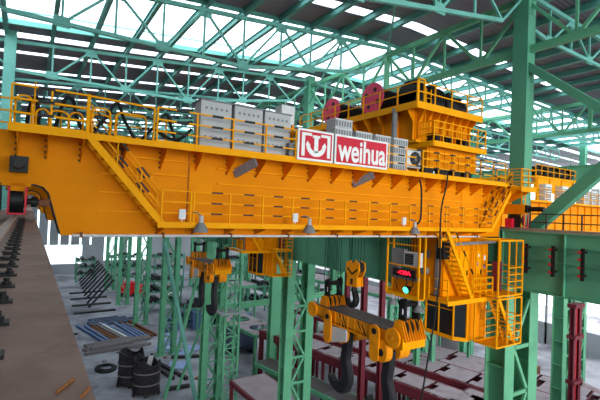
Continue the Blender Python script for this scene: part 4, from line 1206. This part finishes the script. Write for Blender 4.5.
for i in range(12):
    x = 14.5 + 0.95 * i; m = cols[i % 8]
    beamthing((x, 94.5 + random.uniform(-.6, .8), FZ + 0.3), (x - 3.4 + random.uniform(-1, 1), 108 + random.uniform(-2, 2), FZ + 0.3), 0.55, 0.55, m, '%s beam lying lengthwise in the pile near the lattice column foot' % nmc[m], 'lengthwise %s beams' % nmc[m])
for i in range(5):
    y = 108 + 1.3 * i
    beamthing((13 + random.uniform(-1, 1), y, FZ + 0.3), (22 + random.uniform(-2, 2), y + 1, FZ + 0.3), 0.6, 0.6, 'bluegrey', 'dark blue-grey beam lying crosswise on the floor farther back', 'dark crosswise beams')
for i in range(4):
    y = 122 + 9 * i
    beamthing((11 + 0.3 * i, y, FZ + 0.2), (21 + 0.2 * i, y + 0.4, FZ + 0.2), 1.0, 0.4, 'ladle', 'dark skid beam across the floor near the far doorway', 'dark floor skids', 'timber_beam')
for i in range(9):
    y = 128 + 5.5 * i; x = 18 + 0.2 * i
    tag(MB().bar((x - 3, y - 1, FZ + 0.3), (x + 3.5, y + 2, FZ + 7.0), 0.5, 0.4).build('leaning_beam', 'ladle'), 'grey beam leaning in the row far back at left', 'beam', 'leaning beams far back')
tag(MB().box(15.1, 17.5, 97.4, 100.5, FZ, FZ + 0.06).build('floor_plate', 'bluesteel'), 'blue-grey sheet lying flat left of the beam pile', 'plate')
for i, (x, y, rz) in enumerate(((24.5, 86, .3), (27, 90, -.2), (26.5, 82, .6), (29.5, 84, .1), (28, 96, .4), (24, 76, -.3))):
    c, s_ = math.cos(rz), math.sin(rz)
    q = [(x + a * c - b_ * s_, y + a * s_ + b_ * c, FZ) for a, b_ in ((-1.6, -1.8), (1.4, -2), (1.7, 1.6), (-1.3, 2))]
    tag(MB().prism(q, (0, 0, 0.1 + 0.03 * i)).build('blue_sheet', 'bluesheet'), 'pale blue sheet lying among scrap at the foot of the green columns', 'sheet', 'pale blue sheets on the floor')
for i, (a, b_) in enumerate((((19.5, 82), (21.5, 70)), ((20.5, 80.5), (23.5, 69)), ((19.5, 66.5), (23, 66.2)), ((24, 80), (30, 78)))):
    tag(MB().bar((a[0], a[1], FZ + 0.3), (b_[0], b_[1], FZ + 0.3), 0.6, 0.5).build('plank', 'ladle'), ['dark plank pointing away from the dark vessels, left one', 'dark plank pointing away from the dark vessels, right one', 'dark plank lying in front of the lattice column foot', 'dark plank behind the leaning pipes'][i], 'plank')
co = MB()
for k in range(5): co.tube([(12.7 + (1.7 - 0.15 * k) * math.cos(a), 80 + (2.2 - 0.2 * k) * math.sin(a), FZ + 0.12 + 0.05 * k) for a in [i * math.pi / 10 for i in range(21)]], 0.13, 5)
tag(co.build('cable_coil', 'black'), 'coil of black cable on the floor left of the dark vessels', 'coil')
random.seed(11)
for i in range(26):
    x, y = random.uniform(10, 32), random.uniform(62, 110)
    if 13 < x < 19 and y < 76: x += 7
    s = random.uniform(0.2, 0.6)
    p = [(x + s * math.cos(a) * random.uniform(.6, 1.2), y + s * math.sin(a) * random.uniform(.6, 1.4), FZ) for a in [k * math.pi / 3 for k in range(6)]]
    m = random.choice(['timber', 'rust', 'ladle', 'plate'])
    tag(MB().prism(p, (0.05, 0.02, s * 0.4), ).build('scrap_piece', m), 'small scrap lump lying on the concrete floor', 'scrap', 'scrap on the floor')
tg = thing('red_machine', 'low red machine behind the lattice columns at left', 'machine', (29, 140, FZ))
b = MB(); b.box(24.5, 34, 138, 142, FZ + 0.6, FZ + 3.2); b.box(26, 29, 138.4, 141.6, FZ + 3.2, FZ + 4.4); b.build('body', 'brightred', tg)
for x in (25.5, 29, 32.8): MB().cyl((x, 137.9, FZ + 0.7), (x, 138.4, FZ + 0.7), 0.7, 14).build('wheel', 'black', tg)
tk = thing('tank', 'dark blue-grey cylindrical tank lying behind the round-holed tables', 'tank', (38, 78, FZ))
b = MB(); b.cyl((34.5, 80, FZ + 2.9), (40.5, 77, FZ + 2.9), 2.5, 26); b.build('shell', 'bluegrey', tk)
b = MB(); b.box(35.4, 36, 78, 81, FZ, FZ + 1.2); b.box(39, 39.6, 76, 79, FZ, FZ + 1.2); b.build('cradle', 'ladle', tk)
for i in range(10):
    x = 27 + 2.2 * i
    tag(MB().box(x, x + 1.8, 96 + (i % 3) * 2, 100 + (i % 3) * 2, FZ, FZ + 1.4 + (i % 4) * 0.9).build('crate', 'bluesteel' if i % 2 else 'bluegrey'), 'blue-grey crate among the clutter behind the column row', 'crate', 'blue-grey crates in the clutter')

tag(MB().box(34.9, 36.5, 61.5, 62.5, FZ, -9).box(34.7, 36.7, 61.4, 61.46, FZ, -9).box(34.7, 36.7, 62.54, 62.6, FZ, -9).build('steel_column', 'green'), 'wide plain green column below the second crane cab', 'column')
tag(MB().ibeam((25, 61, -15.5), (50, 64, -15.5), 0.6, 0.9).build('steel_beam', 'green'), 'green cross beam tied to the plain green column below the second crane cab', 'beam')
def rack(x, y, wx, wy, lv):
    t = thing('steel_rack', 'green steel rack stacked with dark stock, deep behind the lattice columns', 'rack', (x, y, FZ), 'green steel racks behind the columns')
    z1 = FZ + lv[-1] + 1.2
    for xx in (x - wx / 2, x + wx / 2):
        for yy in (y - wy / 2, y + wy / 2): MB().bar((xx, yy, FZ), (xx, yy, z1), 0.35).build('leg', 'greendark', t)
    for l in lv:
        b = MB()
        for xx in (x - wx / 2, x + wx / 2): b.bar((xx, y - wy / 2, FZ + l), (xx, y + wy / 2, FZ + l), 0.3, 0.4)
        for yy in (y - wy / 2, y + wy / 2): b.bar((x - wx / 2, yy, FZ + l), (x + wx / 2, yy, FZ + l), 0.3, 0.4)
        for k in range(5): b.box(x - wx / 2 + wx * k / 5 + 0.1, x - wx / 2 + wx * (k + 0.8) / 5, y - wy / 2, y + wy / 2, FZ + l + 0.2, FZ + l + 0.3 + 0.5 * ((k * 7 + int(l * 3)) % 3), 1)
        b.build('shelf', ['greendark', 'ladle'], t)
    MB().bar((x - wx / 2, y - wy / 2, FZ), (x + wx / 2, y - wy / 2, z1), 0.2).bar((x + wx / 2, y - wy / 2, FZ), (x - wx / 2, y - wy / 2, z1), 0.2).build('cross_brace', 'greendark', t)
for x, y, wx_, wy_, lv in ((32, 118, 9, 5, (2.5, 5.5, 8.5)), (44, 112, 9, 5, (3, 6.5)), (30, 160, 10, 6, (3, 6.5, 10)), (42, 150, 10, 6, (3, 7, 11)), (56, 130, 10, 6, (4, 8, 12)), (54, 104, 8, 5, (4, 8)),
                        (66, 116, 10, 6, (4, 8, 12)), (68, 150, 12, 6, (4, 9, 14)), (18.5, 172, 6, 5, (2.5, 5, 7.5)), (62, 92, 9, 5, (4, 8, 12)), (36, 100, 8, 4, (2.2, 4.6))):
    rack(x, y, wx_, wy_, lv)
# lattice mast and inclined pipes at left centre
ms = thing('lattice_mast', 'slender square green lattice mast right of the small distant hooks', 'mast', (23.3, 52.4, FZ))
mx0, mx1, my0, my1 = 22.3, 24.3, 51.6, 53.2
for x in (mx0, mx1):
    for y in (my0, my1): MB().bar((x, y, FZ), (x, y, -7.5), 0.26).build('leg', 'green', ms)
z = FZ; k = 0
while z + 1.5 < -7.5:
    for y in (my0, my1):
        a, c = (mx0, mx1) if k % 2 else (mx1, mx0)
        MB().bar((a, y, z), (c, y, z + 1.5), 0.12).bar((mx0, y, z), (mx1, y, z), 0.12).build('lattice_brace', 'green', ms)
    for x in (mx0, mx1):
        a, c = (my0, my1) if k % 2 else (my1, my0)
        MB().bar((x, a, z), (x, c, z + 1.5), 0.1).build('lattice_brace', 'green', ms)
    z += 1.5; k += 1
MB().box(mx0 - 0.8, mx1 + 0.8, my0 - 0.6, my1 + 0.6, -14.0, -13.8).build('platform', 'wall', ms)
tag(MB().cyl((17.2, 63.5, -5.5), (22.3, 60.8, FZ), 0.3, 10).build('inclined_pipe', 'teal'), 'pale teal pipe leaning steeply left of the distant hooks', 'pipe')
tag(MB().cyl((24.5, 66, -7), (18.5, 64, FZ), 0.28, 10).build('inclined_pipe', 'green'), 'green pipe leaning the other way behind the distant hooks', 'pipe')
tag(MB().cyl((30, 70, -9), (21, 66, FZ), 0.22, 10).build('inclined_pipe', 'green'), 'thin green pipe leaning behind the square lattice mast', 'pipe')

# steel tables and decks
def table(cx, cy, z, wx, wy, rz, label, name='steel_platform', plates=1, slots=False, holes=False, framecol='maroon', group=None, legs=3, cat='platform', zf=FZ, dep=0.55, ed=0.15, pm='plate'):
    t = thing(name, label, cat, (0, 0, 0), group)
    x0, x1, y0, y1 = -wx / 2, wx / 2, -wy / 2, wy / 2
    b = MB()
    for x in (x0, x1): b.bar((x, y0, z - dep / 2), (x, y1, z - dep / 2), 0.3, dep)
    for y in (y0, y1): b.bar((x0, y, z - dep / 2), (x1, y, z - dep / 2), 0.3, dep)
    n = max(2, int(wy / 3))
    for i in range(1, n): b.bar((x0, y0 + wy * i / n, z - dep / 2 - 0.05), (x1, y0 + wy * i / n, z - dep / 2 - 0.05), 0.22, dep * 0.8)
    b.build('frame', framecol, t)
    for i in range(plates):
        ya, yb = y0 + wy * i / plates + ed * 0.6, y0 + wy * (i + 1) / plates - ed * 0.6
        if holes:
            b = MB(); N = 24; R = min(wx, yb - ya) * 0.3; cx_, cy_ = 0, (ya + yb) / 2
            ring = [(cx_ + R * math.cos(2 * math.pi * k / N), cy_ + R * math.sin(2 * math.pi * k / N)) for k in range(N)]
            def edge(a):
                c, s_ = math.cos(a), math.sin(a)
                k = min((x1 - 0.15) / abs(c) if abs(c) > 1e-6 else 1e9, (yb - ya) / 2 / abs(s_) if abs(s_) > 1e-6 else 1e9)
                return (cx_ + c * k, cy_ + s_ * k)
            for k in range(N):
                a, c = 2 * math.pi * k / N, 2 * math.pi * (k + 1) / N
                b.prism([(*ring[k], z), (*ring[(k + 1) % N], z), (*edge(c), z), (*edge(a), z)], (0, 0, 0.06))
            b.build('top_plate', pm, t)
        elif slots:
            b = MB()
            b.box(x0 + ed, x1 - ed, ya, ya + (yb - ya) * 0.84, z, z + 0.06)
            b.box(x0 + ed, x0 + wx * 0.3, ya + (yb - ya) * 0.84, yb, z, z + 0.06); b.box(x1 - wx * 0.3, x1 - ed, ya + (yb - ya) * 0.84, yb, z, z + 0.06)
            b.build('top_plate', pm, t)
        else:
            b = MB(); b.box(x0 + ed, x1 - ed, ya, yb, z, z + 0.06); b.build('top_plate', pm, t)
    for i in range(legs):
        y = y0 + 0.2 + (wy - 0.4) * i / (legs - 1)
        for x in (x0 + 0.1, x1 - 0.1): MB().ibeam((x, y, zf), (x, y, z - dep), 0.35, 0.35, up=(0, 1, 0)).build('leg', framecol, t)
    t.location = (cx, cy, 0); t.rotation_euler.z = rz
    for ch in t.children: ch.location = (0, 0, 0)
    return t
table(25.3, 45.6, -22.0, 5.0, 8.6, 0.03, 'square maroon table with one pale top at bottom centre', 'steel_table', 1, legs=2, cat='table')
A12 = 0.2
table(40.6, 46, -21.0, 4.2, 40, 0.19, 'long maroon platform with pale slotted plates behind the big hooks, nearer one', plates=9, slots=True, legs=9, dep=1.2, ed=0.32)
table(48.6, 40.5, -21.0, 5.2, 40, 0.22, 'long maroon platform with pale slotted plates below the cab, farther one', plates=9, slots=True, legs=9, dep=1.2, ed=0.32)
table(56.5, 33, -21.3, 7.5, 30, 0.2, 'maroon platform with pale plates around the maroon twin post at lower right', plates=5, slots=True, legs=6, dep=1.2, ed=0.32)
table(45.0, 22, -21.0, 7, 20, 0.15, 'maroon platform with pale plates beside the tall green column at lower right', plates=4, slots=True, legs=5, dep=1.2, ed=0.32)
table(36.0, 46, -24.5, 3.2, 30, 0.19, 'lower platform with shade-darkened plates beneath the nearer maroon platform', plates=6, legs=6, framecol='green', pm='darkplate')  # dark plate colour stands in for the shade under the decks
table(36.6, 73, -22.0, 6.5, 14, 0.12, 'green-edged table with round holes in its pale top', 'steel_table', 2, holes=True, framecol='green', legs=3, cat='table')
table(38.6, 62, -22.0, 5.5, 8, 0.12, 'maroon table with bare frame beside the round-holed table', 'steel_table', 2, slots=True, legs=3, cat='table')
table(47, 66, -19.0, 6, 20, 0.12, 'maroon platform with pale top far behind, under the dark green girder', plates=4, legs=4)
table(40, 92, -18.0, 12, 6, 0.1, 'green platform behind the second crane cab', plates=2, framecol='green', legs=2)
table(58, 62, -15.0, 6, 44, 0.1, 'far green gallery deck behind the hooks', plates=6, framecol='green', legs=6)
pf = thing('portal_frame', 'small green portal frame standing on the farther maroon platform below the cab', 'frame', (48.5, 41, -20.94))
for x in (46.9, 50.1): MB().ibeam((x, 41, -20.94), (x, 41, -16.8), 0.7, 0.7, up=(0, 1, 0), tf=0.1, tw=0.1).build('leg', 'green', pf)
MB().bar((46.5, 41, -16.6), (50.5, 41, -16.6), 0.7, 0.6).bar((47.0, 41, -18.4), (48.2, 41, -16.8), 0.35).bar((50.0, 41, -18.4), (48.8, 41, -16.8), 0.35).build('cross_beam', 'green', pf)
GM = 'maroon posts behind the small hook'
for (x, y) in ((34.5, 38.5), (39.15, 40.2), (38.05, 46)):
    tag(MB().ibeam((x, y, FZ), (x, y, -5.5), 0.6, 0.6, up=(0, 1, 0), tf=0.08, tw=0.08).build('steel_post', 'maroon'), 'maroon steel post behind the small orange hook block', 'post', GM)
# maroon twin post with bright red inside, lower right
tp = thing('twin_post', 'maroon twin steel post with bright red inside at the right edge', 'post', (45.5, 20, -20.94))
for x in (44.85, 45.95): MB().ibeam((x, 20, -20.94), (x, 20, -8.0), 0.45, 0.45, up=(0, 1, 0), tf=0.07, tw=0.07).build('post', 'maroon', tp)
MB().box(45.15, 45.6, 19.95, 20.1, -20, -8.2).build('red_channel', 'brightred', tp)
for z in (-8.3, -11.3, -15.6): MB().box(44.5, 46.3, 19.6, 20.4, z, z + 0.35).build('cross_plate', 'maroon', tp)
tag(MB().bar((46.2, 19.8, -15.7), (49.2, 17, -17.2), 0.8, 0.3).build('chute', 'plate'), 'pale sloping chute running right from the maroon twin post', 'chute')
tag(MB().cyl((46.8, 27, -6.5), (40.4, 24.5, -20.9), 0.05, 6).build('wire_rope', 'rubber'), 'thin dark rope slanting behind the tall green column', 'rope')
for i, (x, y, l) in enumerate(((78, 66, 'left'), (83, 62, 'right'))):
    b = MB(); b.cyl((x, y, FZ), (x, y, FZ + 6.5), 4.2, 22, 0.6)
    tag(b.build('material_heap', 'timber'), 'pale grey conical heap below the cab at right, %s one of two' % l, 'heap')
b = MB()
for k in range(6): b.box(62 + 3 * k, 64.4 + 3 * k, 34 + (k % 2) * 2, 36.5 + (k % 2) * 2, FZ, FZ + 2 + (k % 3))
for k, off in enumerate(range(6)):
    tag(MB().box(62 + 3.4 * k, 64.6 + 3.4 * k, 40 + (k % 2) * 3, 43 + (k % 2) * 3, FZ, FZ + 2 + (k % 3)).build('crate', 'timber' if k % 2 else 'rust'), 'brownish crate on the far floor at right', 'crate', 'brownish crates at right')
